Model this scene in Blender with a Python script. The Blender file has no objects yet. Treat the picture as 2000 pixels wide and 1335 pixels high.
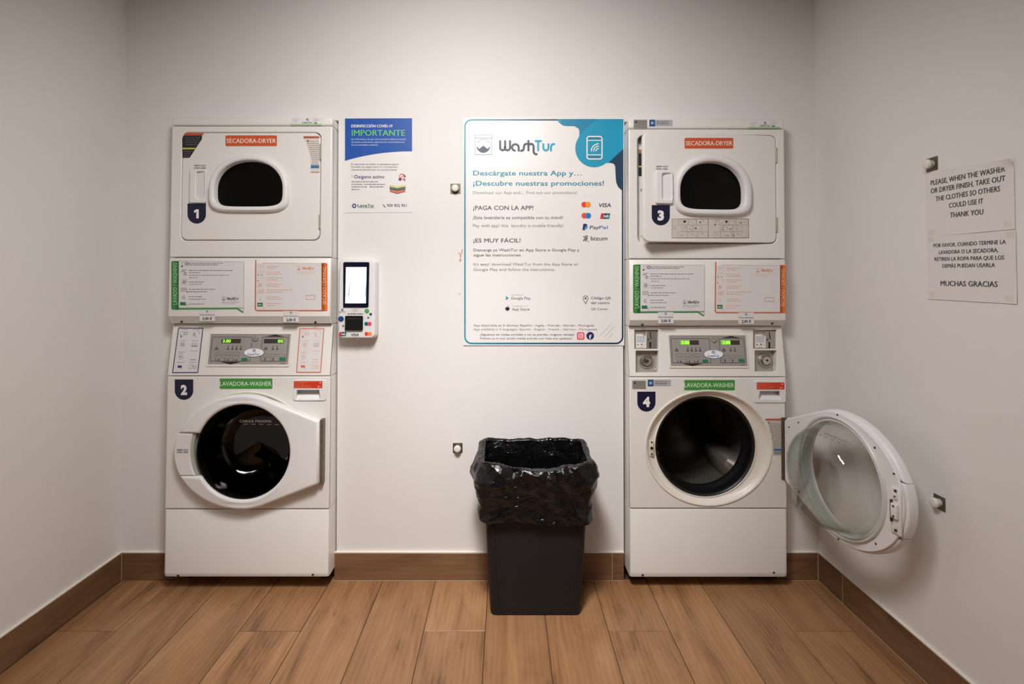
import bpy, bmesh, math, random
from mathutils import Vector, Matrix, noise
R = math.radians
scene = bpy.context.scene
COL = scene.collection

# ---------------------------------------------------------------- camera
CAM_D, CAM_H, PITCH, F = 2.317, 1.306, 0.8, 1015.0
PPX, PPY = 986.0, 539.0
cam_data = bpy.data.cameras.new('camera')
cam = bpy.data.objects.new('camera', cam_data)
COL.objects.link(cam)
cam.location = (0, -CAM_D, CAM_H)
cam.rotation_euler = (R(90 + PITCH), 0, 0)
cam_data.sensor_width = 36
cam_data.sensor_fit = 'HORIZONTAL'
cam_data.lens = F / 2000 * 36
cam_data.shift_x = (1000 - PPX) / 2000
cam_data.shift_y = -(667.5 - PPY) / 2000
cam_data.clip_start = 0.02
scene.camera = cam
CAM_M = Matrix.Translation(cam.location) @ Matrix.Rotation(R(90 + PITCH), 4, 'X')

# ---------------------------------------------------------------- world, lights, exposure
world = bpy.data.worlds.new('world')
scene.world = world
world.use_nodes = True
world.node_tree.nodes['Background'].inputs[0].default_value = (0.9, 0.92, 1, 1)
world.node_tree.nodes['Background'].inputs[1].default_value = 0.02
scene.view_settings.view_transform = 'Standard'
scene.view_settings.look = 'None'
scene.view_settings.gamma = 1
scene.view_settings.use_curve_mapping = False
scene.view_settings.exposure = 0.0
scene.cycles.max_bounces = 10
scene.cycles.transparent_max_bounces = 24
scene.cycles.sample_clamp_indirect = 4.0

ROOM_L, ROOM_R, ROOM_F, CEIL = -1.699, 1.391, -5.2, 2.78
TUBE_COL = (1.0, 0.972, 0.95)
LIGHTS = [(-0.16, -2.2, 31.0)]                             # fixture centre on the ceiling, brightness of its tubes
ADDED_XY = (-0.16, -1.5)                                   # added unseen light, tilted to brighten the wall with the machines
ADDED_LAMPS = []
for _w, _sp, _sz, _z, _t in ((20.5, 130, 0.5, -0.03, 0), (4.3, 60, 0.26, -0.07, -15)):  # two added lamps, tuned to the brightness of walls and floor
    dl = bpy.data.lights.new('added_wash_lamp', 'AREA')
    dl.shape = 'SQUARE'; dl.size = _sz; dl.energy = _w; dl.spread = R(_sp); dl.color = TUBE_COL
    dlo = bpy.data.objects.new('added_wash_lamp', dl); COL.objects.link(dlo)
    dlo.location = (0, 0, _z); dlo.rotation_euler = (R(_t), 0, 0); ADDED_LAMPS.append(dlo)

# ---------------------------------------------------------------- materials
def lin(c):
    def f(v):
        v /= 255.0
        return v / 12.92 if v <= 0.04045 else ((v + 0.055) / 1.055) ** 2.4
    return tuple(f(v) for v in c)
MATS = {}
def mat(c, rough=0.5, metal=0.0, coat=0.0, spec=0.5):
    key = (tuple(c), rough, metal, coat, spec)
    if key in MATS: return MATS[key]
    m = bpy.data.materials.new('paint_%02x%02x%02x' % tuple(int(v) for v in c))
    m.use_nodes = True
    b = m.node_tree.nodes['Principled BSDF']
    b.inputs['Base Color'].default_value = (*lin(c), 1)
    b.inputs['Roughness'].default_value = rough
    b.inputs['Metallic'].default_value = metal
    b.inputs['Coat Weight'].default_value = coat
    b.inputs['Specular IOR Level'].default_value = spec
    MATS[key] = m
    return m
def noisy(name, c1, c2, scale=6, rough=0.5, bump=0.0, bscale=200, metal=0.0, coat=0.0, spec=0.5, coords='Object'):
    m = bpy.data.materials.new(name)
    m.use_nodes = True
    nt = m.node_tree; N = nt.nodes; L = nt.links
    b = N['Principled BSDF']
    tc = N.new('ShaderNodeTexCoord')
    n = N.new('ShaderNodeTexNoise'); n.inputs['Scale'].default_value = scale; n.inputs['Detail'].default_value = 4
    L.new(tc.outputs[coords], n.inputs['Vector'])
    mix = N.new('ShaderNodeMix'); mix.data_type = 'RGBA'
    mix.inputs[6].default_value = (*lin(c1), 1); mix.inputs[7].default_value = (*lin(c2), 1)
    L.new(n.outputs['Fac'], mix.inputs[0]); L.new(mix.outputs[2], b.inputs['Base Color'])
    b.inputs['Roughness'].default_value = rough
    b.inputs['Metallic'].default_value = metal
    b.inputs['Coat Weight'].default_value = coat
    b.inputs['Specular IOR Level'].default_value = spec
    if bump:
        n2 = N.new('ShaderNodeTexNoise'); n2.inputs['Scale'].default_value = bscale; n2.inputs['Detail'].default_value = 3
        L.new(tc.outputs[coords], n2.inputs['Vector'])
        bp = N.new('ShaderNodeBump'); bp.inputs['Strength'].default_value = bump; bp.inputs['Distance'].default_value = 0.002
        L.new(n2.outputs['Fac'], bp.inputs['Height']); L.new(bp.outputs['Normal'], b.inputs['Normal'])
    return m
def wood(name, dark, mid, light, axis, rough=0.42):
    m = bpy.data.materials.new(name)
    m.use_nodes = True
    nt = m.node_tree; N = nt.nodes; L = nt.links
    b = N['Principled BSDF']
    tc = N.new('ShaderNodeTexCoord'); oi = N.new('ShaderNodeObjectInfo')
    off = N.new('ShaderNodeVectorMath'); off.operation = 'SCALE'
    off.inputs[0].default_value = (37, 91, 53); L.new(oi.outputs['Random'], off.inputs['Scale'])
    add = N.new('ShaderNodeVectorMath'); L.new(tc.outputs['Object'], add.inputs[0]); L.new(off.outputs[0], add.inputs[1])
    def mapped(s_long, s_cross):
        mp = N.new('ShaderNodeMapping')
        s = [s_cross] * 3; s[axis] = s_long
        mp.inputs['Scale'].default_value = s
        L.new(add.outputs[0], mp.inputs['Vector']); return mp
    def noi(mp, det=6, dist=0.0, rgh=0.6):
        n = N.new('ShaderNodeTexNoise'); n.inputs['Scale'].default_value = 1
        n.inputs['Detail'].default_value = det; n.inputs['Distortion'].default_value = dist; n.inputs['Roughness'].default_value = rgh
        L.new(mp.outputs[0], n.inputs['Vector']); return n
    broad = noi(mapped(1.5, 8.5), 5, 1.1)
    fine = noi(mapped(7, 150), 5, 0.3, 0.7)
    w = N.new('ShaderNodeTexWave'); w.wave_type = 'BANDS'; w.bands_direction = 'X' if axis != 0 else 'Z'
    w.inputs['Scale'].default_value = 1; w.inputs['Distortion'].default_value = 9; w.inputs['Detail'].default_value = 3; w.inputs['Detail Scale'].default_value = 0.8
    L.new(mapped(1.5, 16).outputs[0], w.inputs['Vector'])
    cr = N.new('ShaderNodeValToRGB')
    cr.color_ramp.elements[0].position = 0.31; cr.color_ramp.elements[0].color = (*lin(dark), 1)
    cr.color_ramp.elements[1].position = 0.68; cr.color_ramp.elements[1].color = (*lin(light), 1)
    e = cr.color_ramp.elements.new(0.46); e.color = (*lin(mid), 1)
    m1 = N.new('ShaderNodeMath'); m1.operation = 'MULTIPLY_ADD'; m1.inputs[1].default_value = 0.20
    L.new(fine.outputs['Fac'], m1.inputs[0])
    m2 = N.new('ShaderNodeMath'); m2.operation = 'MULTIPLY'; m2.inputs[1].default_value = 0.76; L.new(broad.outputs['Fac'], m2.inputs[0])
    L.new(m2.outputs[0], m1.inputs[2])
    m3 = N.new('ShaderNodeMath'); m3.operation = 'MULTIPLY_ADD'; m3.inputs[1].default_value = 0.055
    L.new(w.outputs['Fac'], m3.inputs[0]); L.new(m1.outputs[0], m3.inputs[2])
    L.new(m3.outputs[0], cr.inputs[0])
    # a little brightness difference from board to board
    hsv = N.new('ShaderNodeHueSaturation')
    vr = N.new('ShaderNodeMapRange'); vr.inputs[3].default_value = 0.93; vr.inputs[4].default_value = 1.07
    L.new(oi.outputs['Random'], vr.inputs[0]); L.new(vr.outputs[0], hsv.inputs['Value'])
    L.new(cr.outputs[0], hsv.inputs['Color']); L.new(hsv.outputs[0], b.inputs['Base Color'])
    # a few knots and dark flecks
    kn = noi(mapped(6.5, 17), 2, 0.6, 0.4)
    kr = N.new('ShaderNodeMapRange'); kr.inputs[1].default_value = 0.71; kr.inputs[2].default_value = 0.80; kr.inputs[3].default_value = 0; kr.inputs[4].default_value = 0.55
    L.new(kn.outputs['Fac'], kr.inputs[0])
    km = N.new('ShaderNodeMix'); km.data_type = 'RGBA'; km.inputs[7].default_value = (*lin(tuple(int(v * .62) for v in dark)), 1)
    L.new(kr.outputs[0], km.inputs[0]); L.new(hsv.outputs[0], km.inputs[6]); L.new(km.outputs[2], b.inputs['Base Color'])
    b.inputs['Roughness'].default_value = rough
    bp = N.new('ShaderNodeBump'); bp.inputs['Strength'].default_value = 0.25; bp.inputs['Distance'].default_value = 0.0012
    L.new(fine.outputs['Fac'], bp.inputs['Height']); L.new(bp.outputs['Normal'], b.inputs['Normal'])
    return m
def glassy(name, tint, edge, ior=1.5, rough=0.0, min_refl=0.0):
    """thin clear sheet: fresnel reflection over a tinted see-through, darker where it is seen edge on"""
    m = bpy.data.materials.new(name)
    m.use_nodes = True
    nt = m.node_tree; N = nt.nodes; L = nt.links
    N.remove(N['Principled BSDF'])
    out = N['Material Output']
    lw = N.new('ShaderNodeLayerWeight'); lw.inputs['Blend'].default_value = 0.35
    mix = N.new('ShaderNodeMix'); mix.data_type = 'RGBA'
    mix.inputs[6].default_value = (*tint, 1); mix.inputs[7].default_value = (*edge, 1)
    L.new(lw.outputs['Facing'], mix.inputs[0])
    tr = N.new('ShaderNodeBsdfTransparent'); L.new(mix.outputs[2], tr.inputs['Color'])
    gl = N.new('ShaderNodeBsdfGlossy'); gl.inputs['Roughness'].default_value = rough
    # Schlick's reflectance, the same from both sides of the sheet
    f0 = ((ior - 1) / (ior + 1)) ** 2
    lf = N.new('ShaderNodeLayerWeight'); lf.inputs['Blend'].default_value = 0.5
    pw = N.new('ShaderNodeMath'); pw.operation = 'POWER'; pw.inputs[1].default_value = 5; L.new(lf.outputs['Facing'], pw.inputs[0])
    ms = N.new('ShaderNodeMixShader')
    mx = N.new('ShaderNodeMath'); mx.operation = 'MULTIPLY_ADD'; mx.inputs[1].default_value = 1 - f0; mx.inputs[2].default_value = f0
    L.new(pw.outputs[0], mx.inputs[0]); L.new(mx.outputs[0], ms.inputs[0])
    L.new(tr.outputs[0], ms.inputs[1]); L.new(gl.outputs[0], ms.inputs[2])
    L.new(ms.outputs[0], out.inputs['Surface'])
    return m
def emit(name, c, strength):
    m = bpy.data.materials.new(name)
    m.use_nodes = True
    b = m.node_tree.nodes['Principled BSDF']
    b.inputs['Base Color'].default_value = (*c, 1)
    b.inputs['Emission Color'].default_value = (*c, 1)
    b.inputs['Emission Strength'].default_value = strength
    return m

WALL = noisy('wall_paint', (226, 222, 219), (231, 227, 224), 1.2, 0.62, 0.12, 260)
ENAMEL = noisy('white_enamel', (228, 224, 219), (232, 228, 223), 3, 0.34, 0.05, 500)
PLASTIC = noisy('white_plastic', (226, 223, 222), (231, 228, 227), 3, 0.38)
PLASTIC_W = noisy('warm_white_plastic', (226, 219, 209), (230, 223, 213), 3, 0.35)
PLANK = wood('oak_look_tile', (92, 63, 41), (142, 102, 68), (166, 125, 87), 1)
SKIRT = wood('oak_look_skirting', (84, 58, 38), (116, 84, 58), (134, 100, 72), 0)
SKIRT_Y = wood('oak_look_skirting_side', (84, 58, 38), (116, 84, 58), (134, 100, 72), 1)
GROUT = mat((70, 50, 36), 0.8)
GROUT_L = mat((176, 152, 126), 0.8)
CAULK = mat((232, 224, 214), 0.6)
STEEL = noisy('brushed_steel', (168, 164, 158), (190, 186, 180), 30, 0.34, metal=0.9)
STEEL_D = noisy('dull_steel_plate', (172, 165, 155), (190, 183, 172), 18, 0.5, metal=0.65)
CHROME = mat((205, 200, 192), 0.14, 1.0)
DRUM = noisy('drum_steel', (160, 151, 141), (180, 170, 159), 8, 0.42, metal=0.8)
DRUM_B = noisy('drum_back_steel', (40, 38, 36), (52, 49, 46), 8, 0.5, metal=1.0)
RUBBER = mat((14, 14, 15), 0.42)
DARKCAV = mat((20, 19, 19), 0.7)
GLASS = glassy('clear_glass', (0.975, 0.98, 0.972), (0.76, 0.79, 0.775), 1.5)
GLASS_D = glassy('dark_door_glass', (0.34, 0.32, 0.29), (0.14, 0.15, 0.13), 1.55, 0.0, 0.0)
GLASS_T = glassy('smoked_glass', (0.10, 0.10, 0.10), (0.03, 0.03, 0.03), 1.3)

# ---------------------------------------------------------------- mesh helpers
def link(name, verts, faces, m, parent=None, smooth=False, slots=None, idx=None):
    me = bpy.data.meshes.new(name)
    me.from_pydata([tuple(v) for v in verts], [], faces)
    for s in (slots or [m]): me.materials.append(s)
    if idx: me.polygons.foreach_set('material_index', idx)
    if smooth:
        me.polygons.foreach_set('use_smooth', [True] * len(me.polygons))
        me.set_sharp_from_angle(angle=R(35 if smooth is True else smooth))
    me.update()
    o = bpy.data.objects.new(name, me)
    COL.objects.link(o)
    if parent: o.parent = parent
    return o
def tag(o, label=None, cat=None, group=None, kind=None):
    if label: o['label'] = label
    if cat: o['category'] = cat
    if group: o['group'] = group
    if kind: o['kind'] = kind
    return o
def empty(name, M=None):
    o = bpy.data.objects.new(name, None)
    o.empty_display_size = 0.1
    COL.objects.link(o)
    if M: o.matrix_world = M
    return o
class MB:
    def __init__(s): s.v = []; s.f = []
    def add(s, vs, fs):
        b = len(s.v); s.v += [tuple(v) for v in vs]; s.f += [tuple(i + b for i in f) for f in fs]; return s
    def box(s, x0, y0, z0, x1, y1, z1, bev=0.0, seg=2):
        bm = bmesh.new(); bmesh.ops.create_cube(bm, size=1)
        for v in bm.verts:
            v.co = ((x0 + x1) / 2 + v.co.x * (x1 - x0), (y0 + y1) / 2 + v.co.y * (y1 - y0), (z0 + z1) / 2 + v.co.z * (z1 - z0))
        if bev: bmesh.ops.bevel(bm, geom=bm.edges[:], offset=bev, segments=seg, profile=0.5, affect='EDGES')
        bm.verts.index_update()
        s.add([v.co[:] for v in bm.verts], [[v.index for v in f.verts] for f in bm.faces]); bm.free(); return s
    def rings(s, rings, close=True, cap0=False, cap1=False):
        n = len(rings[0]); b = len(s.v)
        for r in rings: s.v += [tuple(p) for p in r]
        for i in range(len(rings) - 1):
            for j in range(n if close else n - 1):
                a = b + i * n + j; c = b + i * n + (j + 1) % n
                s.f.append((a, c, c + n, a + n))
        if cap0: s.f.append(tuple(b + j for j in range(n))[::-1])
        if cap1: s.f.append(tuple(b + (len(rings) - 1) * n + j for j in range(n)))
        return s
    def build(s, name, m, parent=None, smooth=False): return link(name, s.v, s.f, m, parent, smooth)

_cc = {}
def fill2d(loops, extrude=0.0, bev=0.0, seg=2):
    k = bpy.data.curves.new('tmp', 'CURVE'); k.dimensions = '2D'; k.fill_mode = 'BOTH'
    for lp in loops:
        s = k.splines.new('POLY'); s.points.add(len(lp) - 1)
        for p, q in zip(s.points, lp): p.co = (q[0], q[1], 0, 1)
        s.use_cyclic_u = True
    k.extrude = extrude
    if bev: k.bevel_depth = bev; k.offset = -bev; k.bevel_resolution = seg
    o = bpy.data.objects.new('tmp', k); me = o.to_mesh()
    vs = [v.co.copy() for v in me.vertices]; fs = [tuple(p.vertices) for p in me.polygons]
    o.to_mesh_clear(); bpy.data.objects.remove(o); bpy.data.curves.remove(k)
    return vs, fs
_tc = {}
def text2d(body, bold=0.0):
    key = (body, bold)
    if key in _tc: return _tc[key]
    c = bpy.data.curves.new('tmp', 'FONT'); c.body = body; c.size = 1; c.resolution_u = 2; c.offset = bold
    o = bpy.data.objects.new('tmp', c); me = o.to_mesh()
    vs = [(v.co.x, v.co.y) for v in me.vertices]; fs = [tuple(p.vertices) for p in me.polygons]
    o.to_mesh_clear(); bpy.data.objects.remove(o); bpy.data.curves.remove(c)
    _tc[key] = (vs, fs); return vs, fs
CAP = 0.729

class Plane:
    """a flat face in the frame M: origin O, directions U (right) and V (up), N towards the viewer"""
    def __init__(s, M, O=(0, 0, 0), U=(1, 0, 0), V=(0, 0, 1)):
        s.M = M; s.O = Vector(O); s.U = Vector(U).normalized(); s.V = Vector(V).normalized(); s.N = s.U.cross(s.V)
    def at(s, px, py, w=0.0):
        """where the sight line through a photo pixel meets this face (u, v in metres)"""
        d = CAM_M.to_3x3() @ Vector(((px - PPX) / F, -(py - PPY) / F, -1))
        inv = s.M.inverted()
        o = inv @ Vector(cam.location); d = inv.to_3x3() @ d
        O = s.O + s.N * w
        t = s.N.dot(O - o) / s.N.dot(d)
        q = o + d * t - O
        return (q.dot(s.U), q.dot(s.V))
    def P(s, u, v, w=0.0): return s.O + s.U * u + s.V * v + s.N * w
    def rr(s, x0, y0, x1, y1, r=0.0, n=5):
        """rounded rectangle given by photo corners, in metres on the face"""
        a = s.at(x0, y1); b = s.at(x1, y0); k = (b[0] - a[0]) / max(x1 - x0, 1e-6)
        return rrect(a[0], a[1], b[0], b[1], r * k, n)
    def poly(s, pts): return [s.at(*p) for p in pts]
    def plate(s, loops, w0, w1, bev=0.0, seg=2):
        e = (w1 - w0) / 2; vs, fs = fill2d(loops, max(e - bev, 1e-5), bev, seg)
        return [s.P(v.x, v.y, w0 + e + v.z) for v in vs], fs
def rrect(x0, y0, x1, y1, r=0.0, n=5):
    if r <= 0: return [(x0, y0), (x1, y0), (x1, y1), (x0, y1)]
    out = []
    for cx, cy, a in ((x1 - r, y0 + r, -90), (x1 - r, y1 - r, 0), (x0 + r, y1 - r, 90), (x0 + r, y0 + r, 180)):
        for i in range(n + 1):
            t = R(a + 90 * i / n); out.append((cx + r * math.cos(t), cy + r * math.sin(t)))
    return out
def circ(cx, cy, r, n=40, ry=None): return [(cx + r * math.cos(2 * math.pi * i / n), cy + (ry or r) * math.sin(2 * math.pi * i / n)) for i in range(n)]
def superarch(x0, y0, x1, y1, n=72, split=0.62, e1=2.12, e2=4.6):
    """window outline (y up): a wide arch above, squarer corners below"""
    cx = (x0 + x1) / 2; a = (x1 - x0) / 2; h = y1 - y0; ym = y1 - h * split
    out = []
    for i in range(n):
        t = 2 * math.pi * i / n; c, s_ = math.cos(t), math.sin(t)
        e = e1 if s_ >= 0 else e2; b = (y1 - ym) if s_ >= 0 else (ym - y0)
        out.append((cx + a * math.copysign(abs(c) ** (2 / e), c), ym + b * math.copysign(abs(s_) ** (2 / e), s_)))
    return out

class Sheet:
    """flat print: coloured shapes laid in thin layers on a face; fn turns design (x right, y down) into (u, v)"""
    def __init__(s, plane, fn=None, w=0.0006, step=0.00035):
        s.pl = plane; s.fn = fn or plane.at; s.w = w; s.step = step; s.v = []; s.f = []; s.m = []; s.slots = []; s.rnd = random.Random(7)
    def _m(s, c):
        m = c if isinstance(c, bpy.types.Material) else mat(c, 0.45)
        if m not in s.slots: s.slots.append(m)
        return s.slots.index(m)
    def mesh(s, vs, fs, c, lv):
        b = len(s.v); i = s._m(c)
        for x, y in vs:
            u, v = s.fn(x, y); s.v.append(s.pl.P(u, v, s.w + lv * s.step))
        for f in fs: s.f.append(tuple(k + b for k in f)); s.m.append(i)
    def poly(s, pts, c, lv=0): s.mesh(pts, [tuple(range(len(pts)))], c, lv)
    def fill(s, loops, c, lv=0):
        vs, fs = fill2d(loops); s.mesh([(v.x, v.y) for v in vs], fs, c, lv)
    def rect(s, x0, y0, x1, y1, c, lv=0, r=0): s.poly(rrect(x0, y0, x1, y1, r), c, lv)
    def disc(s, x, y, r, c, lv=0, ry=None, n=24): s.poly(circ(x, y, r, n, ry), c, lv)
    def ring(s, x, y, r, w, c, lv=0, n=24): s.fill([circ(x, y, r, n), circ(x, y, r - w, n)], c, lv)
    def frame(s, x0, y0, x1, y1, t, c, lv=0, r=0):
        s.fill([rrect(x0, y0, x1, y1, r), rrect(x0 + t, y0 + t, x1 - t, y1 - t, max(r - t, 0))], c, lv)
    def line(s, pts, t, c, lv=0, cap=True):
        for q_, ((ax, ay), (bx, by)) in enumerate(zip(pts, pts[1:])):
            d = math.hypot(bx - ax, by - ay) or 1; nx, ny = -(by - ay) / d * t / 2, (bx - ax) / d * t / 2
            s.poly([(ax + nx, ay + ny), (bx + nx, by + ny), (bx - nx, by - ny), (ax - nx, ay - ny)], c, lv + .04 * (q_ % 5))
        if cap:
            for q_, (x, y) in enumerate(pts): s.disc(x, y, t / 2, c, lv + .22 + .04 * (q_ % 5), n=10)
    def text(s, body, x0, x1, yb, cap, c, lv=1, bold=0.0, ital=0.0, yb2=None):
        vs, fs = text2d(body, bold if bold > .03 else 0.0)
        if not vs: return
        if 0 < bold <= .03:
            k2 = bold * cap / 0.7
            for q_, dx in ((0, -k2), (.06, k2)): s.text(body, x0 + dx, None if x1 is None else x1 + dx, yb, cap, c, lv + q_, 0.0, ital, yb2)
            return
        a = min(v[0] for v in vs); b = max(v[0] for v in vs); k = cap / 0.70
        sx = k if x1 is None else (x1 - x0) / (b - a)
        def q(v):
            x = x0 + (v[0] - a) * sx + ital * v[1] * k
            base = yb if yb2 is None else yb + (yb2 - yb) * (x - x0) / ((x1 or x0 + 1) - x0)
            return (x, base - v[1] * k)
        s.mesh([q(v) for v in vs], fs, c, lv)
    def micro(s, x0, x1, y, h, c, lv=1):
        """a line of print too small to read: word-long strokes"""
        x = x0
        while x < x1 - 1:
            w = min(s.rnd.uniform(2.5, 8), x1 - x); s.rect(x, y - h / 2, x + w, y + h / 2, c, lv); x += w + 1.1
    def build(s, name, parent=None): return link(name, s.v, s.f, None, parent, slots=s.slots, idx=s.m)

# ================================================================ THE ROOM
HOLES = [(-1.456, -0.7445, 2.036), (0.5265, 1.212, 2.030)]     # the two openings the machines are built into
wb = MB()
T = 0.14
def wall_box(x0, z0, x1, z1): wb.box(x0, 0, z0, x1, T, z1)
xs = [ROOM_L - 0.3] + [v for h in HOLES for v in h[:2]] + [ROOM_R + 0.3]
for i in (0, 2, 4): wall_box(xs[i], -0.1, xs[i + 1], CEIL + 0.1)
for x0, x1, zt in HOLES: wall_box(x0, zt, x1, CEIL + 0.1)
tag(wb.build('wall_back', WALL), kind='structure')
wall_back = bpy.data.objects['wall_back']
tag(MB().box(ROOM_L - 0.15, ROOM_F, -0.1, ROOM_L, 0, CEIL + 0.1).build('wall_left', WALL), kind='structure')
tag(MB().box(ROOM_R, ROOM_F, -0.1, ROOM_R + 0.15, 0, CEIL + 0.1).build('wall_right', WALL), kind='structure')
tag(MB().box(ROOM_L - 0.15, ROOM_F - 0.15, -0.1, ROOM_R + 0.15, ROOM_F, CEIL + 0.1).build('wall_front', mat((74, 72, 70), 0.8)), kind='structure')
tag(MB().box(ROOM_L - 0.3, ROOM_F - 0.15, CEIL, ROOM_R + 0.3, 1.1, CEIL + 0.15).build('ceiling', mat((120, 116, 112), 0.8)), kind='structure')
tag(MB().box(ROOM_L - 0.3, 1.0, -0.1, ROOM_R + 0.3, 1.1, CEIL).box(ROOM_L - 0.3, T, -0.1, ROOM_L - 0.25, 1.0, CEIL)
    .box(ROOM_R + 0.25, T, -0.1, ROOM_R + 0.3, 1.0, CEIL).build('wall_service', mat((90, 86, 80), 0.9)), kind='structure')

floor = tag(MB().box(ROOM_L - 0.3, ROOM_F - 0.1, -0.08, ROOM_R + 0.3, 1.05, -0.0025).build('floor', GROUT), kind='structure')
PW, PL_, GAP = 0.2315, 1.2, 0.0013
def plank(x0, x1, y0, y1, cache={}):
    w, l = x1 - x0, y1 - y0
    key = (round(w, 3), round(l, 3))
    if key not in cache:
        h = w / 2 - GAP; k = l / 2 - GAP; c = 0.0012
        v = [(-h, -k, -0.006), (h, -k, -0.006), (h, k, -0.006), (-h, k, -0.006), (-h, -k, -c), (h, -k, -c), (h, k, -c), (-h, k, -c),
             (-h + c, -k + c, 0), (h - c, -k + c, 0), (h - c, k - c, 0), (-h + c, k - c, 0)]
        f = [(0, 1, 5, 4), (1, 2, 6, 5), (2, 3, 7, 6), (3, 0, 4, 7), (4, 5, 9, 8), (5, 6, 10, 9), (6, 7, 11, 10), (7, 4, 8, 11), (8, 9, 10, 11)]
        me = bpy.data.meshes.new('plank'); me.from_pydata(v, [], f); me.materials.append(PLANK); me.update(); cache[key] = me
    o = bpy.data.objects.new('plank', cache[key]); COL.objects.link(o); o.parent = floor
    o.location = ((x0 + x1) / 2, (y0 + y1) / 2, 0)
PX0, PY0 = -0.0735, -0.345                # a long joint, and the cross joint of the column left of it
k0 = int(math.floor((ROOM_L - PX0) / PW)); k1 = int(math.ceil((ROOM_R - PX0) / PW))
for k in range(k0, k1):
    x0 = max(PX0 + k * PW, ROOM_L); x1 = min(PX0 + (k + 1) * PW, ROOM_R)
    if x1 - x0 < 0.01: continue
    sh = {0: 0.0, 1: -0.8, 2: -0.4}[(k + 1) % 3]
    y = PY0 + sh + PL_ * 2
    while y > ROOM_F:
        a = max(y - PL_, ROOM_F); b = min(y, 1.0 if (-1.5 < x0 and x1 < 1.25 and not (-0.7 < x0 < 0.5)) else 0.0)
        if b - a > 0.02: plank(x0, x1, a, b)
        y -= PL_

# skirting boards: wood-look tiles with pale sealant along the top
SK_H, SK_T = 0.1185, 0.011
def skirting(name, runs, axis, side):
    root = empty(name); tag(root, kind='structure')
    for a, b in runs:
        if axis == 0:
            link('tile', *_b(a + 0.0008, -SK_T, 0.001, b - 0.0008, 0.0, SK_H), SKIRT, root)
            link('sealant', *_b(a, -SK_T + 0.0015, SK_H, b, 0.0, SK_H + 0.004), CAULK, root)
        else:
            x0, x1 = (ROOM_L, ROOM_L + SK_T) if side < 0 else (ROOM_R - SK_T, ROOM_R)
            link('tile', *_b(x0, a + 0.0008, 0.001, x1, b - 0.0008, SK_H), SKIRT_Y, root)
            link('sealant', *_b(x0 + (0.0015 if side > 0 else 0), a, SK_H, x1 - (0.0015 if side < 0 else 0), b, SK_H + 0.004), CAULK, root)
    for a, b in runs[1:]:
        j = a if axis == 0 else b
        if axis == 0 and any(abs(j - r[1]) < 1e-6 for r in runs):
            link('joint', *_b(j - 0.0015, -SK_T - 0.0003, 0.001, j + 0.0015, -0.001, SK_H), GROUT_L, root)
        if axis == 1:
            x = ROOM_R - SK_T - 0.0003 if side > 0 else ROOM_L
            link('joint', *_b(x, j - 0.0015, 0.001, x + SK_T + 0.0003, j + 0.0015, SK_H), GROUT_L, root)
def _b(*a):
    m = MB().box(*a, 0.0015 if min(abs(a[3] - a[0]), abs(a[4] - a[1]), abs(a[5] - a[2])) > 0.008 else 0.0, 1); return m.v, m.f
skirting('baseboard_back', [(ROOM_L + SK_T, -1.4575), (-0.752, 0.4735), (0.4735, 0.5255), (1.213, ROOM_R - SK_T)], 0, 0)
skirting('baseboard_left', [(-1.2, 0.0), (-2.4, -1.2), (-3.6, -2.4), (-4.8, -3.6)], 1, -1)
skirting('baseboard_right', [(-0.176, 0.0), (-1.376, -0.176), (-2.576, -1.376), (-3.776, -2.576), (-4.976, -3.776)], 1, 1)
# pale grout lines in the two corners and along the floor
tr = empty('trim_1'); tag(tr, kind='structure')
link('corner_grout', *_b(ROOM_R - SK_T - 0.003, -SK_T - 0.003, 0, ROOM_R - SK_T + 0.001, -SK_T + 0.001, SK_H), GROUT_L, tr)
link('corner_grout', *_b(ROOM_L + SK_T - 0.001, -SK_T - 0.002, 0, ROOM_L + SK_T + 0.002, -SK_T + 0.001, SK_H), GROUT_L, tr)
link('floor_grout', *_b(-0.75, -SK_T - 0.003, -0.001, 0.524, -SK_T, 0.001), GROUT_L, tr)
link('floor_grout', *_b(1.214, -SK_T - 0.003, -0.001, ROOM_R - SK_T, -SK_T, 0.001), GROUT_L, tr)
link('floor_grout', *_b(ROOM_R - SK_T - 0.003, -3.0, -0.001, ROOM_R - SK_T, -SK_T, 0.001), GROUT_L, tr)
link('floor_grout', *_b(ROOM_L + SK_T, -3.0, -0.001, ROOM_L + SK_T + 0.002, -SK_T, 0.001), GROUT, tr)

# ceiling lights (behind and above the camera's view)
for i, (lx, ly, le) in enumerate(LIGHTS):
    r = empty('ceiling_light', Matrix.Translation((lx, ly, CEIL)))
    tag(r, 'square ceiling light fixture with two lit tubes', 'ceiling light', 'ceiling lights')
    fr = MB()
    for a in ((-0.31, -0.31, 0.31, -0.28), (-0.31, 0.28, 0.31, 0.31), (-0.31, -0.28, -0.28, 0.28), (0.28, -0.28, 0.31, 0.28)):
        fr.box(a[0], a[1], -0.02, a[2], a[3], -0.0005)
    fr.build('frame', mat((225, 225, 222), 0.4), r)
    MB().box(-0.279, -0.279, -0.006, 0.279, 0.279, -0.001).build('reflector', mat((215, 215, 212), 0.3), r)
    for dx in (-0.13, 0.13): MB().box(dx - 0.085, -0.27, -0.016, dx + 0.085, 0.27, -0.007).build('tube', emit('lamp_diffuser', TUBE_COL, le), r)

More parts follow.
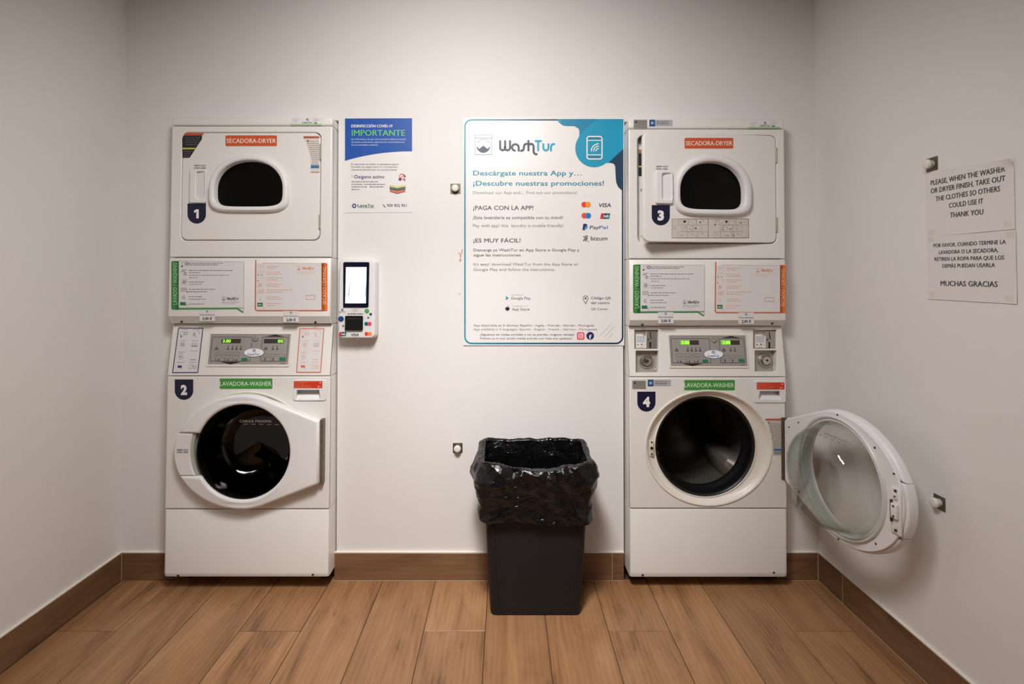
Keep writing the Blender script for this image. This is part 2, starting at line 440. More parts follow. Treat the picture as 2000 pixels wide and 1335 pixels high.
r = tag(empty('added_light', Matrix.Translation((*ADDED_XY, CEIL - 0.19)) @ Matrix.Rotation(R(40), 4, 'X')), 'added unseen square light on a bracket, tilted to brighten the back wall', 'ceiling light', 'ceiling lights')  # added out-of-view housing that carries the extra lamps
MB().box(-0.27, -0.27, -0.028, 0.27, 0.27, -0.0005, 0.002).build('housing', mat((200, 200, 198), 0.4), r)
MB().box(-0.02, -0.02, -0.001, 0.02, 0.02, 0.2).build('bracket', mat((200, 200, 198), 0.4), r)
for dlo in ADDED_LAMPS: dlo.parent = r

# ================================================================ LOGOS AND SMALL PRINT
NAVY, GREEN, ORANGE, RED = (22, 30, 88), (62, 140, 62), (217, 92, 48), (215, 50, 40)
WHITE, INK, GREY = (240, 238, 236), (48, 46, 50), (140, 134, 132)
def gear(s, x, y, r, c, lv=1):
    s.ring(x, y, r, r * 0.45, c, lv, 16)
    for i in range(8):
        a = i * math.pi / 4; s.disc(x + r * math.cos(a), y + r * math.sin(a), r * 0.22, c, lv + .1, n=6)
def laundry_logo(s, x0, x1, yb, cap, c=NAVY, c2=(60, 140, 70), lv=1, icon=None):
    s.text('Lava', x0, x0 + (x1 - x0) * 0.57, yb, cap, c, lv, 0.022)
    s.text('Tur', x0 + (x1 - x0) * 0.60, x1, yb, cap, c, lv, 0.022)
    s.rect(x0 + (x1 - x0) * .05, yb + cap * 0.22, x1, yb + cap * 0.36, c2, lv)
    if icon: gear(s, icon[0], icon[1], icon[2], c, lv)
def wash_word(s, fn, t, dark, teal, lv=1):
    q = lambda pts: [fn(*p) for p in pts]
    def arc(cx, cy, rx, ry, a0, a1, n=10): return [(cx + rx * math.cos(R(a0 + (a1 - a0) * i / n)), cy + ry * math.sin(R(a0 + (a1 - a0) * i / n))) for i in range(n + 1)]
    for p in ([(976.8, 276), (976.8, 288)] + arc(981.6, 288.5, 4.8, 5.3, 180, 0), [(986.5, 276), (986.5, 288)] + arc(991.3, 288.5, 4.8, 5.3, 180, 0) + [(996.1, 276)],
              arc(1006.5, 288.3, 6.5, 6.3, 100, 360, 16) + [(1013, 294.5)],
              [(1017.5, 294.8), (1020.5, 294.3), (1022.6, 292), (1023.2, 287.5), (1024, 283.5), (1026.3, 281.6), (1029, 281.4)],
              [(1032, 275.6), (1032, 294)], [(1032, 286)] + arc(1037, 286.5, 5, 5.2, 180, 360) + [(1042, 296), (1043.2, 299.5), (1045.5, 301.3), (1048, 301.5)]):
        s.line(q(p), t, dark, lv)
    for p in ([(1046, 275.8), (1056.5, 275.8)], [(1051, 276), (1051, 294)], [(1061, 282)] + [(1061, 288)] + arc(1066, 288.5, 5, 5.6, 180, 0) + [(1071, 282)],
              [(1076, 294.3), (1076, 287), (1077.2, 283.6), (1079.4, 282), (1082, 281.6)]):
        s.line(q(p), t, teal, lv)
def wash_icon(s, x0, y0, x1, y1, line, fillc, lv=1, t=0.5):
    w, h = x1 - x0, y1 - y0
    s.frame(x0, y0, x1, y1, t, line, lv, 0.03 * w)
    s.rect(x0, y0 + h * .14, x1, y0 + h * .14 + t, line, lv)
    cx, cy, r = (x0 + x1) / 2, y0 + h * 0.56, w * 0.39
    pts = [(cx + r * math.cos(R(a)), cy + r * math.sin(R(a))) for a in range(0, 181, 12)]
    pts += [(cx - r * .62, cy + r * .42), (cx - r * .35, cy + r * .22), (cx, cy - r * .08), (cx + r * .35, cy + r * .22), (cx + r * .62, cy + r * .42)]
    s.fill([pts], fillc, lv)
    s.line([(cx + r * math.cos(R(a)), cy + r * math.sin(R(a))) for a in range(200, 341, 14)], t, line, lv, False)
def mastercard(s, x, y, r, dx, c1=(226, 60, 44), c2=(243, 150, 40), lv=1):
    s.disc(x, y, r, c1, lv); s.disc(x + dx, y, r, c2, lv + 1)
def unionpay(s, x0, y0, x1, y1, lv=1):
    w = (x1 - x0) / 3; k = (y1 - y0) * .22
    for i, c in enumerate(((200, 48, 70), (24, 50, 66), (28, 110, 112))):
        s.poly([(x0 + w * i + k, y0), (x0 + w * (i + 1) + k * .8, y0), (x0 + w * (i + 1), y1), (x0 + w * i, y1)], c, lv)
    s.rect(x0 + w * 1.2, y0 + (y1 - y0) * .35, x1 - 1, y0 + (y1 - y0) * .75, (170, 200, 205), lv + 1)
PAPER = mat((236, 233, 231), 0.5); BOARD = noisy('poster_board', (233, 229, 227), (238, 234, 232), 4, 0.32)

# ================================================================ POSTERS ON THE BACK WALL
BW = Plane(Matrix.Identity(4))
def poster_root(name, label, cat, px, py):
    u, v = BW.at(px, py); return tag(empty(name, Matrix.Translation((u, -0.0005, v))), label, cat)
def local(root, ax=None):
    """the back wall's face, in the frame of a thing that hangs on it"""
    return Plane(root.matrix_world.copy())
TEAL = (18, 158, 190)
p1 = poster_root('laundry_app_poster', 'large white app poster with turquoise corner and rounded border, above the waste bin', 'poster', 1062, 674)
bpy.context.view_layer.update()
PL = local(p1)
vs, fs = PL.plate([PL.poly([(905.5, 674), (1218.8, 674), (1218.8, 231.5), (905.5, 231.5)])], 0.0, 0.004, 0.0)
link('board', vs, fs, BOARD, p1)
s = Sheet(PL, w=0.0045, step=0.0003)
segs = []
per = rrect(908.2, 234.5, 1215.6, 670, 13, 6)
def border_col(x, y):
    if y > 640: t = (x - 907) / 310; return tuple(int(a + (b - a) * t) for a, b in zip((24, 150, 178), (12, 42, 70)))
    if x < 930: return (26, 140, 170)
    if y < 260: t = (x - 930) / 170; return tuple(int(a + (b - a) * min(1, t)) for a, b in zip((26, 140, 165), (40, 84, 98)))
    return (14, 52, 82)
for a, b in zip(per, per[1:] + per[:1]):
    n = max(1, int(math.hypot(b[0] - a[0], b[1] - a[1]) / 24))
    for i in range(n):
        q0 = (a[0] + (b[0] - a[0]) * i / n, a[1] + (b[1] - a[1]) * i / n); q1 = (a[0] + (b[0] - a[0]) * (i + 1) / n, a[1] + (b[1] - a[1]) * (i + 1) / n)
        c = border_col((q0[0] + q1[0]) / 2, (q0[1] + q1[1]) / 2)
        c = tuple(int(round(v / 8) * 8) for v in c)
        s.line([q0, q1], 3.0, c, 1, cap=False)
s.build('border', p1)
s = Sheet(PL, w=0.0049, step=0.0003)
def arcp(cx, cy, r, a0, a1, n=14): return [(cx + r * math.cos(R(a0 + (a1 - a0) * i / n)), cy + r * math.sin(R(a0 + (a1 - a0) * i / n))) for i in range(n + 1)]
teal = [(1217, 233), (1088.5, 233)] + arcp(1106, 228, 18.5, 160, 90, 6) + [(1120, 246.6)] + arcp(1121, 257, 10.2, -80, 0, 6) + [(1131, 265)] + arcp(1160, 290, 36.8, 215, 50, 20) + [(1192, 318.5)] + [(1217, 300)]
s.fill([teal], (0, 150, 186), 1)
s.poly([(1095, 233), (1165, 233), (1132, 262), (1130.2, 252), (1122, 246.8), (1106, 246.4), (1096, 242)], (0, 130, 166), 2)
s.fill([[(1217, 291), (1188.5, 317.5), (1193, 318.3), (1198.5, 320.3), (1201, 325), (1202, 345), (1203, 356), (1206.5, 365), (1213, 371), (1217, 373.5)]], (10, 52, 82), 2)
s.frame(1145, 266, 1176.5, 312, 2.3, WHITE, 3, 5.5)
s.rect(1147, 273.8, 1175, 275.4, WHITE, 3); s.rect(1147, 302, 1175, 303.6, WHITE, 3)
s.rect(1149.5, 268.8, 1172, 272.2, (40, 120, 140), 3, 1); s.rect(1149.5, 305.5, 1172, 309.2, (40, 120, 140), 3, 1)
for r_ in (5, 9.5, 14): s.line(arcp(1168.5, 295.5, r_, 180, 270, 8), 1.9, WHITE, 4)
s.build('turquoise_corner', p1)
s = Sheet(PL, w=0.0046, step=0.0003)
wash_icon(s, 927.3, 264, 961, 302.5, (96, 130, 142), (44, 66, 84), 1, 0.8)
wash_word(s, lambda x, y: (x, y), 4.1, (48, 50, 66), TEAL)
s.build('logo', p1)
s = Sheet(PL, w=0.0046, step=0.0003)
TT, G1, G2 = (22, 134, 160), (74, 68, 68), (150, 142, 140)
for b_, x0, x1, y, cap, c, bo in (
    ('Descárgate nuestra App y…', 924.5, 1136, 342.8, 9.6, TT, 0.02), ('¡Descubre nuestras promociones!', 924.5, 1179, 362.6, 9.6, TT, 0.02),
    ('Download our App and.... Find out our promotions!', 924, 1127, 379, 5.8, G2, 0), ('¡PAGA CON LA APP!', 924.5, 1041.5, 409.9, 8.2, G1, 0.012),
    ('¡Esta lavandería es compatible con tu móvil!', 924, 1099, 427.7, 6, (96, 90, 90), 0.006), ('Pay with app! this  laundry is mobile friendly!', 924, 1100, 443.3, 5.8, (134, 128, 126), 0),
    ('¡ES MUY FÁCIL!', 925, 1016.5, 473.3, 7.8, G1, 0.012), ('Descarga ya WashTur en App Store o Google Play y', 925, 1131, 490.6, 5.4, (92, 86, 86), 0.006),
    ('sigue las instrucciones.', 925, 1018.5, 500.4, 5.4, (92, 86, 86), 0.006), ("It's easy! download WashTur from the App Store or", 925, 1129, 518.3, 5.4, (134, 128, 126), 0),
    ('Google Play and follow the instructions.', 925, 1084, 528.6, 5.4, (134, 128, 126), 0), ('Google Play', 998, 1036, 584.4, 5.4, (96, 92, 92), 0),
    ('DISPONIBLE EN', 998, 1021, 576.4, 1.6, G2, 0), ('App Store', 1000, 1034, 606, 5.4, (92, 88, 88), 0), ('Consíguelo en el', 1000, 1030, 598, 1.9, G2, 0),
    ('Código QR', 1154, 1193, 584, 5, (92, 86, 86), 0.01), ('del centro', 1154, 1190, 593.3, 5, (92, 86, 86), 0.01), ('QR Center', 1154, 1187, 605, 4.4, (110, 104, 104), 0),
    ('App disponible en 5 idiomas: Español - Inglés - Francés - Alemán - Portugués', 925, 1160, 636.8, 4, (104, 98, 98), 0),
    ('App available in 5 languages: Spanish - English - French - German - Portuguese', 925, 1165.5, 644.4, 4, (140, 134, 132), 0),
    ('¡Síguenos en redes sociales y no te pierdas ninguna ventaja!', 938, 1122, 654.6, 4, (96, 90, 90), 0.006),
    ('Follow us in our social media and do not miss any updates!', 938, 1117, 662, 4, (104, 98, 98), 0.006),
    ('bizum', 1153.5, 1186, 469.3, 8.2, (60, 56, 58), 0.005)):
    s.text(b_, x0, x1, y, cap, c, 1, bo); s.build('text_line', p1); s = Sheet(PL, w=0.0046, step=0.0003)
s.text('VISA', 1168, 1192.5, 404.4, 7.6, (36, 36, 74), 1, 0.02, 0.2); s.build('payment_logo', p1); s = Sheet(PL, w=0.0046, step=0.0003)
s.text('Pay', 1151.5, 1169.3, 447, 6.4, (34, 44, 92), 1, 0.016, 0.15)
s.text('Pal', 1169.8, 1186, 447, 6.4, (42, 120, 182), 1, 0.016, 0.15)
s.build('payment_logo', p1)
s = Sheet(PL, w=0.0046, step=0.0003)
mastercard(s, 1140.8, 399.6, 5.5, 7.4); s.build('payment_logo', p1); s = Sheet(PL, w=0.0046, step=0.0003)
mastercard(s, 1141, 421.2, 5.6, 7.5, (228, 78, 56), (22, 120, 196)); s.build('payment_logo', p1); s = Sheet(PL, w=0.0046, step=0.0003)
unionpay(s, 1171.5, 416.6, 1189.5, 427.4); s.build('payment_logo', p1); s = Sheet(PL, w=0.0046, step=0.0003)
s.fill([[(1139, 437), (1144, 437), (1147, 439), (1146.6, 443.5), (1143, 445.5), (1141.5, 449.3), (1137, 449.3)]], (24, 44, 100), 1)
s.fill([[(1145.5, 440), (1147.4, 441.5), (1146.6, 446), (1143.4, 447.3), (1142.6, 450), (1140.5, 450), (1141.6, 445)]], (60, 150, 205), 2); s.build('payment_logo', p1); s = Sheet(PL, w=0.0046, step=0.0003)
for a, b_, t in (((1141.5, 463), (1138.8, 462), 1.3), ((1147, 460.5), (1139.5, 470), 1.9), ((1144, 459.8), (1141, 463.8), 1.3), ((1146.6, 465), (1143.4, 470.3), 1.9), ((1147.6, 470.2), (1148.6, 471.6), 1.3)): s.line([a, b_], t, (58, 54, 56), 1)
s.build('payment_logo', p1); s = Sheet(PL, w=0.0046, step=0.0003)
s.poly([(988, 577), (993.4, 581.6), (988, 586.2)], (58, 140, 150), 1); s.poly([(988, 577), (991, 579.6), (988, 582)], (90, 170, 190), 2); s.build('pictogram', p1); s = Sheet(PL, w=0.0046, step=0.0003)
s.disc(989.8, 602.3, 3, (40, 38, 40), 1); s.disc(992.4, 602.3, 3, (40, 38, 40), 1.1); s.disc(991.1, 603.5, 3, (40, 38, 40), 1.2); s.line([(991, 598.8), (992.3, 596.6)], 1, (40, 38, 40), 1); s.build('pictogram', p1); s = Sheet(PL, w=0.0046, step=0.0003)
pin = [(1143.4 + 5 * math.cos(R(a)), 582.3 + 5 * math.sin(R(a))) for a in range(150, 391, 15)] + [(1143.4, 593)]
s.line(pin + pin[:1], 1.0, (50, 48, 50), 1, False); s.disc(1143.4, 582.2, 1.9, (50, 48, 50), 1); s.build('pictogram', p1); s = Sheet(PL, w=0.0046, step=0.0003)
s.rect(1126.6, 648, 1141.2, 662.8, (226, 70, 92), 1, 3.4); s.frame(1129, 650.4, 1138.8, 660.4, 1.1, WHITE, 2, 2.6); s.ring(1133.9, 655.4, 2.7, 1.1, WHITE, 2); s.disc(1137, 652.4, .7, WHITE, 2); s.build('pictogram', p1); s = Sheet(PL, w=0.0046, step=0.0003)
s.disc(1152.4, 655.2, 7.6, (34, 44, 92), 1); s.text('f', 1150.2, 1155, 661.4, 8.6, WHITE, 2, 0.03); s.build('pictogram', p1); s = Sheet(PL, w=0.0046, step=0.0003)
for a, b_ in (((1172, 654), (1194, 632)), ((1180, 657), (1198, 638)), ((1188, 659), (1197, 650))): s.line([a, b_], 1.3, (214, 208, 206), 1)
s.build('scuff_mark', p1)

p2 = poster_root('disinfection_poster', 'narrow blue and white disinfection notice above the card terminal', 'poster', 739, 415)
bpy.context.view_layer.update()
PL = local(p2)
vs, fs = PL.plate([PL.poly([(673.5, 415.5), (805, 414.5), (805, 231), (674, 231.5)])], 0.0, 0.0012)
link('sheet', vs, fs, mat((230, 227, 224), 0.4), p2)
s = Sheet(PL, w=0.0016, step=0.0003)
curve_ = [(674 + 131 * t, 314 - 18.5 * (1 - (1 - t) ** 2.1)) for t in [i / 16 for i in range(17)]]
s.fill([[(674, 231.5), (805, 231)] + curve_[::-1]], (12, 78, 164), 1)
s.build('blue_header', p2)
s = Sheet(PL, w=0.0022, step=0.0003)
s.text('DESINFECCIÓN COVID-19', 686.5, 766.5, 248.9, 5.4, WHITE, 1, 0.022); s.build('text_line', p2); s = Sheet(PL, w=0.0022, step=0.0003)
s.text('IMPORTANTE', 687.5, 791, 265.3, 11.6, (108, 200, 96), 1, 0.012); s.build('text_line', p2); s = Sheet(PL, w=0.0022, step=0.0003)
for b_, x1, y in (('Les informamos de que esta lavandería utiliza productos', 793, 273.4), ('de lavado profesional y siguiendo las recomendaciones', 790, 279), ('de las autoridades sanitarias.', 739, 284.5)):
    s.text(b_, 686.5, x1, y, 3.2, (200, 214, 236), 1, 0.005); s.build('text_line', p2); s = Sheet(PL, w=0.0022, step=0.0003)
for b_, x1, y in (('En cada lavado se dosifica un detergente especial', 778.5, 322), ('formulado con oxígeno activo (*), a su tratamiento', 777, 327.3), ('totalmente eficientes para una correcta limpieza', 775.5, 332.8)):
    s.text(b_, 686.5, x1, y, 3, (104, 96, 96), 1, 0.004); s.build('text_line', p2); s = Sheet(PL, w=0.0022, step=0.0003)
s.text('(*)', 687, 690, 345, 2.6, NAVY, 1); s.text('Oxígeno activo', 692, 751, 348.3, 6.8, (52, 46, 120), 1, 0.008); s.build('text_line', p2); s = Sheet(PL, w=0.0022, step=0.0003)
for x0, x1, y in ((686.8, 738, 354.8), (686.8, 709, 360), (711, 752, 360), (686.8, 717, 364.8), (722, 750, 364.8), (686.8, 703, 370)): s.micro(x0, x1, y, 1.3, (120, 112, 112))
tag(s.build('fine_print', p2), kind='stuff'); s = Sheet(PL, w=0.0022, step=0.0003)
s.ring(785.5, 345, 5.8, 1.3, (206, 60, 60), 1); s.line([(781.5, 349), (789.5, 341)], 1.1, (206, 60, 60), 1); s.disc(781.5, 350, 2.8, (122, 50, 96), 2); s.disc(790.8, 344.2, 2, (170, 50, 80), 2); s.disc(790.6, 351.5, 1.5, (50, 60, 120), 2); s.build('germ_pictogram', p2); s = Sheet(PL, w=0.0022, step=0.0003)
for dy, c in ((0, (218, 206, 140)), (4.2, (88, 110, 60)), (6.6, (74, 96, 112)), (9.6, (222, 110, 84))):
    s.poly([(760.5 + dy * .15, 361 + dy), (776, 363.6 + dy), (793 - dy * .15, 361 + dy), (792, 364.2 + dy), (776, 367.8 + dy * 1.02), (762, 364 + dy)], c, 2 + int(dy))
s.build('towel_pictogram', p2); s = Sheet(PL, w=0.0022, step=0.0003)
gear(s, 692.2, 401.8, 3.9, (48, 58, 116)); laundry_logo(s, 698.8, 731, 403.6, 5.2, (34, 50, 100)); s.build('logo', p2); s = Sheet(PL, w=0.0022, step=0.0003)
s.line([(748.8, 399.5), (750, 402), (753, 404.2)], 1.4, (34, 38, 70)); s.text('900 902 901', 756, 794, 403.8, 5.6, (48, 46, 96), 1, 0.004)
s.build('text_line', p2)

# card terminal
tq = poster_root('card_terminal', 'white wall-mounted card payment terminal with lit screen under the blue notice', 'card terminal', 699, 660)
bpy.context.view_layer.update()
PW_ = local(tq)                             # the wall plane in the frame of the terminal
ov0 = PW_.at(699, 659, 0.05)
FT = Plane(tq.matrix_world.copy(), (0, -0.058, ov0[1]), (1, 0, 0), (0, 0.010, 0.34))
b0 = FT.rr(660.5, 507, 733.5, 659.5, 9, 6)
# body: back outline on the wall, front outline on the tilted face, soft edge between
def inset(lp, d):
    cx = sum(p[0] for p in lp) / len(lp); cy = sum(p[1] for p in lp) / len(lp)
    hx = max(abs(p[0] - cx) for p in lp); hy = max(abs(p[1] - cy) for p in lp)
    return [(cx + (p[0] - cx) * (1 - d / hx), cy + (p[1] - cy) * (1 - d / hy)) for p in lp]
def body_ring(d, w, dx=0.0): return [FT.P(u + dx, v, w) for u, v in inset(b0, d)]
wallr = [Vector((FT.P(u, v, 0).x, 0.0, FT.P(u, v, 0).z - 0.0)) for u, v in inset(b0, -0.003)]
MB().rings([wallr, body_ring(-0.003, -0.03), body_ring(-0.001, -0.008), body_ring(0.0025, -0.001), body_ring(0.006, 0)], cap1=True).build('housing', PLASTIC, tq, 40)
vs, fs = FT.plate([FT.poly([(670.5, 600), (670.8, 513.5), (672.5, 511.7), (720, 511.7), (721.8, 513.5), (720, 598), (718, 600), (672, 600)][::-1])], 0.0003, 0.004, 0.001)
scr = link('screen', vs, fs, mat((8, 12, 40), 0.12), tq)
s = Sheet(FT, w=0.0045, step=0.0003)
s.poly([(676.2, 521.4), (716.6, 521.4), (715.2, 592), (674.8, 592)], emit('screen_glow', (0.80, 0.88, 1.0), 0.5), 0)
SG = emit('screen_grey', (0.62, 0.70, 0.80), 0.8)
s.poly([(684.6, 546), (685.2, 546), (682.6, 577.5), (680.2, 577.5)], emit('screen_blue', (0.25, 0.32, 0.65), 0.7), 1)
s.poly([(715.6, 556), (716.2, 556), (715, 578), (713, 578)], emit('screen_green', (0.2, 0.45, 0.4), 0.6), 1)
s.rect(688, 526.8, 700, 528.4, SG, 1); s.rect(681, 582.5, 709, 583.2, SG, 1); s.rect(681, 579.5, 709, 579.9, SG, 1)
s.build('lit_display', scr)
s = Sheet(FT, w=0.0006)
gear(s, 668.6, 604.8, 2, (40, 44, 60)); s.text('Lava', 661.5, 667.6, 609.8, 2.8, (44, 120, 60), 1, .02); s.text('Tur', 668.2, 675, 609.8, 2.8, (50, 60, 100), 1, .02)
s.disc(666, 622.6, 5.6, (18, 68, 120)); s.disc(670.3, 636.2, 2.2, (92, 150, 66)); s.disc(716.6, 607.4, 4.7, (80, 160, 86)); s.disc(724, 613.4, 2.7, (40, 66, 80)); s.disc(719.4, 620.2, 2.2, (66, 140, 96))
mastercard(s, 715.6, 632, 3.9, 6.4, (20, 96, 112), (220, 66, 104)); mastercard(s, 716, 651.6, 3.8, 6.4, (222, 62, 50), (240, 138, 62)); unionpay(s, 661.5, 648, 675.5, 656)
s.text('VISA', 685.2, 700.6, 656, 5.2, (34, 34, 50), 1, .02, .2)
for x0, y0, x1, y1 in ((690, 605.6, 693, 604.2), (690, 605.6, 693, 607), (695, 603.8, 695, 607.4), (697.8, 603.8, 697.8, 607.4)): s.line([(x0, y0), (x1, y1)], .7, GREY)
s.frame(687, 602.4, 701.5, 608.8, .3, (180, 176, 174), 1, 2)
s.micro(679, 709, 612.6, 1.8, (90, 86, 88))
tag(s.build('payment_marks', tq), kind='stuff')
vs, fs = FT.plate([FT.rr(674.6, 616.2, 709.6, 644.6, 2.5)], 0.0003, 0.010, 0.002)
rd = link('card_reader', vs, fs, mat((12, 12, 15), 0.35), tq)
vs, fs = FT.plate([FT.rr(679, 621, 706, 623, 0.5)], 0.0101, 0.0112)
link('card_slot', vs, fs, mat((44, 46, 50), 0.4), rd)
q = FT.at(697.5, 661)
lk = Plane(FT.M, FT.P(q[0], q[1] - 0.002, -0.014), (1, 0, 0), FT.N)
MB().rings([[lk.P(u, v, -w) for u, v in circ(0, 0, r_, 16)] for r_, w in ((0.006, -0.004), (0.006, 0.004), (0.004, 0.0055))], cap1=True).build('lock', STEEL_D, tq, True)

# ================================================================ round knobs on square plates
def knob(px, py, half, label, M=None, r_=0.0155, length=0.024):
    pl = Plane(M or Matrix.Identity(4)); u, v = pl.at(px, py)
    root = tag(empty('wall_knob', (M or Matrix.Identity(4)) @ Matrix.Translation((u, 0, v))), label, 'knob', 'round white knobs on square metal plates')
    P0 = Plane(Matrix.Identity(4))
    vs, fs = P0.plate([rrect(-half, -half, half, half, 0.001, 2)], 0.0, 0.002, 0.0004)
    link('backplate', vs, fs, noisy('aged_brass_plate', (92, 84, 70), (120, 110, 92), 40, 0.42, metal=0.7), root)
    prof = ((r_ * .8, 0.002), (r_ * .84, 0.012), (r_, 0.015), (r_, length - .004), (r_ * .9, length - .0012), (r_ * .6, length), (0.0005, length + .0005))
    MB().rings([[(x, -w, z) for x, z in circ(0, 0, rr_, 28)] for rr_, w in prof], cap1=True).build('knob', PLASTIC_W, root, 50)
M_R = Matrix.Translation((ROOM_R, 0, 0)) @ Matrix.Rotation(R(-90), 4, 'Z')
knob(889.6, 368.4, 0.0225, 'white round knob on a square plate beside the large app poster')
knob(894, 874, 0.0215, 'white round knob on a square plate low on the wall beside the waste bin')
knob(1821, 320.5, 0.022, 'white round knob on a square plate above the paper notices', M_R)
knob(1835.5, 981, 0.022, 'white round knob on a square plate behind the open washer door', M_R)
# chipped paint beside the poster
s = Sheet(BW, w=0.0004)
CH = mat((186, 150, 118), 0.8)
for x, y, a, b_ in ((899, 508, 2.1, 3.1), (899.5, 499, 1.4, 5), (902, 492, 1, 4.5), (896.5, 494.5, 1.6, 1.4), (898, 573, .8, 2.5), (903, 487, .8, 1.6)):
    s.poly([(x + a * (1 + .35 * math.sin(3.1 * i)) * math.cos(i * math.pi / 5), y + b_ * (1 + .25 * math.cos(2.3 * i)) * math.sin(i * math.pi / 5)) for i in range(10)], CH)
s.build('paint_chip', wall_back)

# ================================================================ paper notices on the right wall
RW = Plane(M_R)
TAPE = glassy('clear_tape', (0.985, 0.982, 0.975), (0.95, 0.95, 0.94), 1.15, 0.35)
def notice(name, label, corners, lines, curl):
    c = [RW.at(*p) for p in corners]          # TL, TR, BR, BL
    cx = sum(p[0] for p in c) / 4; cz = sum(p[1] for p in c) / 4
    root = tag(empty(name, M_R @ Matrix.Translation((cx, 0, cz))), label, 'notice', 'paper notices taped one above the other')
    NX, NZ = 40, 30
    def lift(s_, t_):                       # 0..1 across, 0..1 down
        return 0.0016 + curl[0] * max(0, s_ - .7) ** 2 * max(0, .12 - t_) * 60 + curl[1] * (1 - t_) ** 0 * 0.0006 * math.sin(9 * s_ + 5 * t_) ** 2 + curl[2] * max(0, t_ - .85) * .05
    def pt(s_, t_, e=0.0):
        top = [c[0][i] + (c[1][i] - c[0][i]) * s_ for i in (0, 1)]; bot = [c[3][i] + (c[2][i] - c[3][i]) * s_ for i in (0, 1)]
        u = top[0] + (bot[0] - top[0]) * t_; v = top[1] + (bot[1] - top[1]) * t_
        return (u - cx, -(lift(s_, t_) + e), v - cz)
    m = MB()
    g = [[pt(i / NX, j / NZ) for i in range(NX + 1)] for j in range(NZ + 1)]
    m.rings(g, close=False)
    m.rings([[(p[0], p[1] + 0.0003, p[2]) for p in r_][::-1] for r_ in g], close=False)
    m.build('paper', mat((224, 219, 216), 0.6), root, 60)
    # lettering follows the sheet
    for body, a, b_, cap in lines:
        sh = Sheet(Plane(Matrix.Identity(4)), fn=lambda x, y: (x, y), w=0)
        A = RW.at(*a); B = RW.at(*b_)
        v1, f1 = text2d(body, 0.0); n1 = len(v1); vs_ = [(x_ - .016, y_) for x_, y_ in v1] + [(x_ + .016, y_) for x_, y_ in v1]; fs_ = list(f1) + [tuple(k + n1 for k in f) for f in f1]
        x0 = min(p[0] for p in vs_); x1 = max(p[0] for p in vs_)
        L_ = math.hypot(B[0] - A[0], B[1] - A[1]); dx, dy = (B[0] - A[0]) / L_, (B[1] - A[1]) / L_
        base = len(sh.v); i = sh._m((52, 50, 52))
        for gx, gy in vs_:
            t = (gx - x0) / (x1 - x0) * L_; h = gy / 0.70 * cap
            u = A[0] + dx * t - dy * h; v = A[1] + dy * t + dx * h
            s_ = (u - (c[0][0] + c[3][0]) / 2) / ((c[1][0] + c[2][0]) / 2 - (c[0][0] + c[3][0]) / 2); t_ = ((c[0][1] + c[1][1]) / 2 - v) / ((c[0][1] + c[1][1]) / 2 - (c[2][1] + c[3][1]) / 2)
            sh.v.append(Vector((u - cx, -(lift(min(max(s_, 0), 1), min(max(t_, 0), 1)) + 0.0009 + (0.00003 if len(sh.v) - base >= n1 else 0)), v - cz)))
        for f in fs_: sh.f.append(tuple(k + base for k in f)); sh.m.append(i)
        sh.build('text_line', root)
    for s_, t_ in ((.07, .93), (.93, .92)) if curl[0] > 0 else ((.05, .05), (.06, .93), (.93, .93), (.95, .06)):
        p = pt(s_, t_, 0.0006); MB().box(p[0] - .0115, p[1] - .0002, p[2] - .0085, p[0] + .0115, p[1], p[2] + .0085).build('tape', TAPE, root)
notice('paper_notice', 'upper of two paper notices, English text and a curled top corner',
       [(1809, 337), (1981.5, 309), (1984, 447), (1811, 463)],
       [('PLEASE, WHEN THE WASHER', (1819.5, 361.9), (1965, 334.3), .0160), ('OR DRYER FINISH, TAKE OUT', (1819.5, 377.7), (1965, 353), .0160),
        ('THE CLOTHES SO OTHERS', (1828.6, 393), (1955, 372.9), .0155), ('COULD USE IT', (1854.8, 405.9), (1921.9, 396.8), .0150), ('THANK YOU', (1856.7, 424.9), (1921.9, 418.4), .0160)], (0.02, 1, 0.0))
notice('paper_notice', 'lower of two paper notices, Spanish text ending in two large words',
       [(1811.5, 462.5), (1985, 449), (1988, 593.5), (1814, 583.5)],
       [('POR FAVOR, CUANDO TERMINE LA', (1824.8, 482.9), (1966.2, 475.7), .0118), ('LAVADORA O LA SECADORA,', (1835.1, 496.1), (1951.3, 491.8), .0118),
        ('RETIREN LA ROPA PARA QUE LOS', (1826.7, 509.3), (1962.8, 506.4), .0118), ('DEMÁS PUEDAN USARLA', (1842.3, 522.4), (1944.9, 521.2), .0118), ('MUCHAS GRACIAS', (1838.7, 557.7), (1950.6, 560.1), .0160)], (0.0, 1, 0.08))

# ================================================================ STACKED WASHER AND DRYER
def lerp2(q, s_, t_):
    """point of a four-cornered patch (TL, TR, BR, BL)"""
    a = [q[0][i] + (q[1][i] - q[0][i]) * s_ for i in (0, 1)]; b = [q[3][i] + (q[2][i] - q[3][i]) * s_ for i in (0, 1)]
    return (a[0] + (b[0] - a[0]) * t_, a[1] + (b[1] - a[1]) * t_)
def door_outline(n=30):
    """washer door seen from the front, hinge axis at x = 0, centre height z = 0"""
    cx, a, b = -0.3225, 0.2905, 0.2395
    left = [(cx - a * math.sin(math.pi * i / n), b * math.cos(math.pi * i / n)) for i in range(n + 1)]   # top, left, bottom
    tq_ = [(cx + b * math.cos(R(t)), -b * math.sin(R(t))) for t in range(90, 69, -4)][1:]
    right = tq_ + [(-0.012, -0.135), (-0.003, -0.127), (-0.003, 0.127), (-0.012, 0.135)] + [(x, -z) for x, z in tq_[::-1]]
    return left, right
def icon_machine(s, x, y, r, c, lv=1): s.frame(x - r, y - r, x + r, y + r, .35, c, lv, .6); s.ring(x, y, r * .62, r * .3, c, lv, 12)

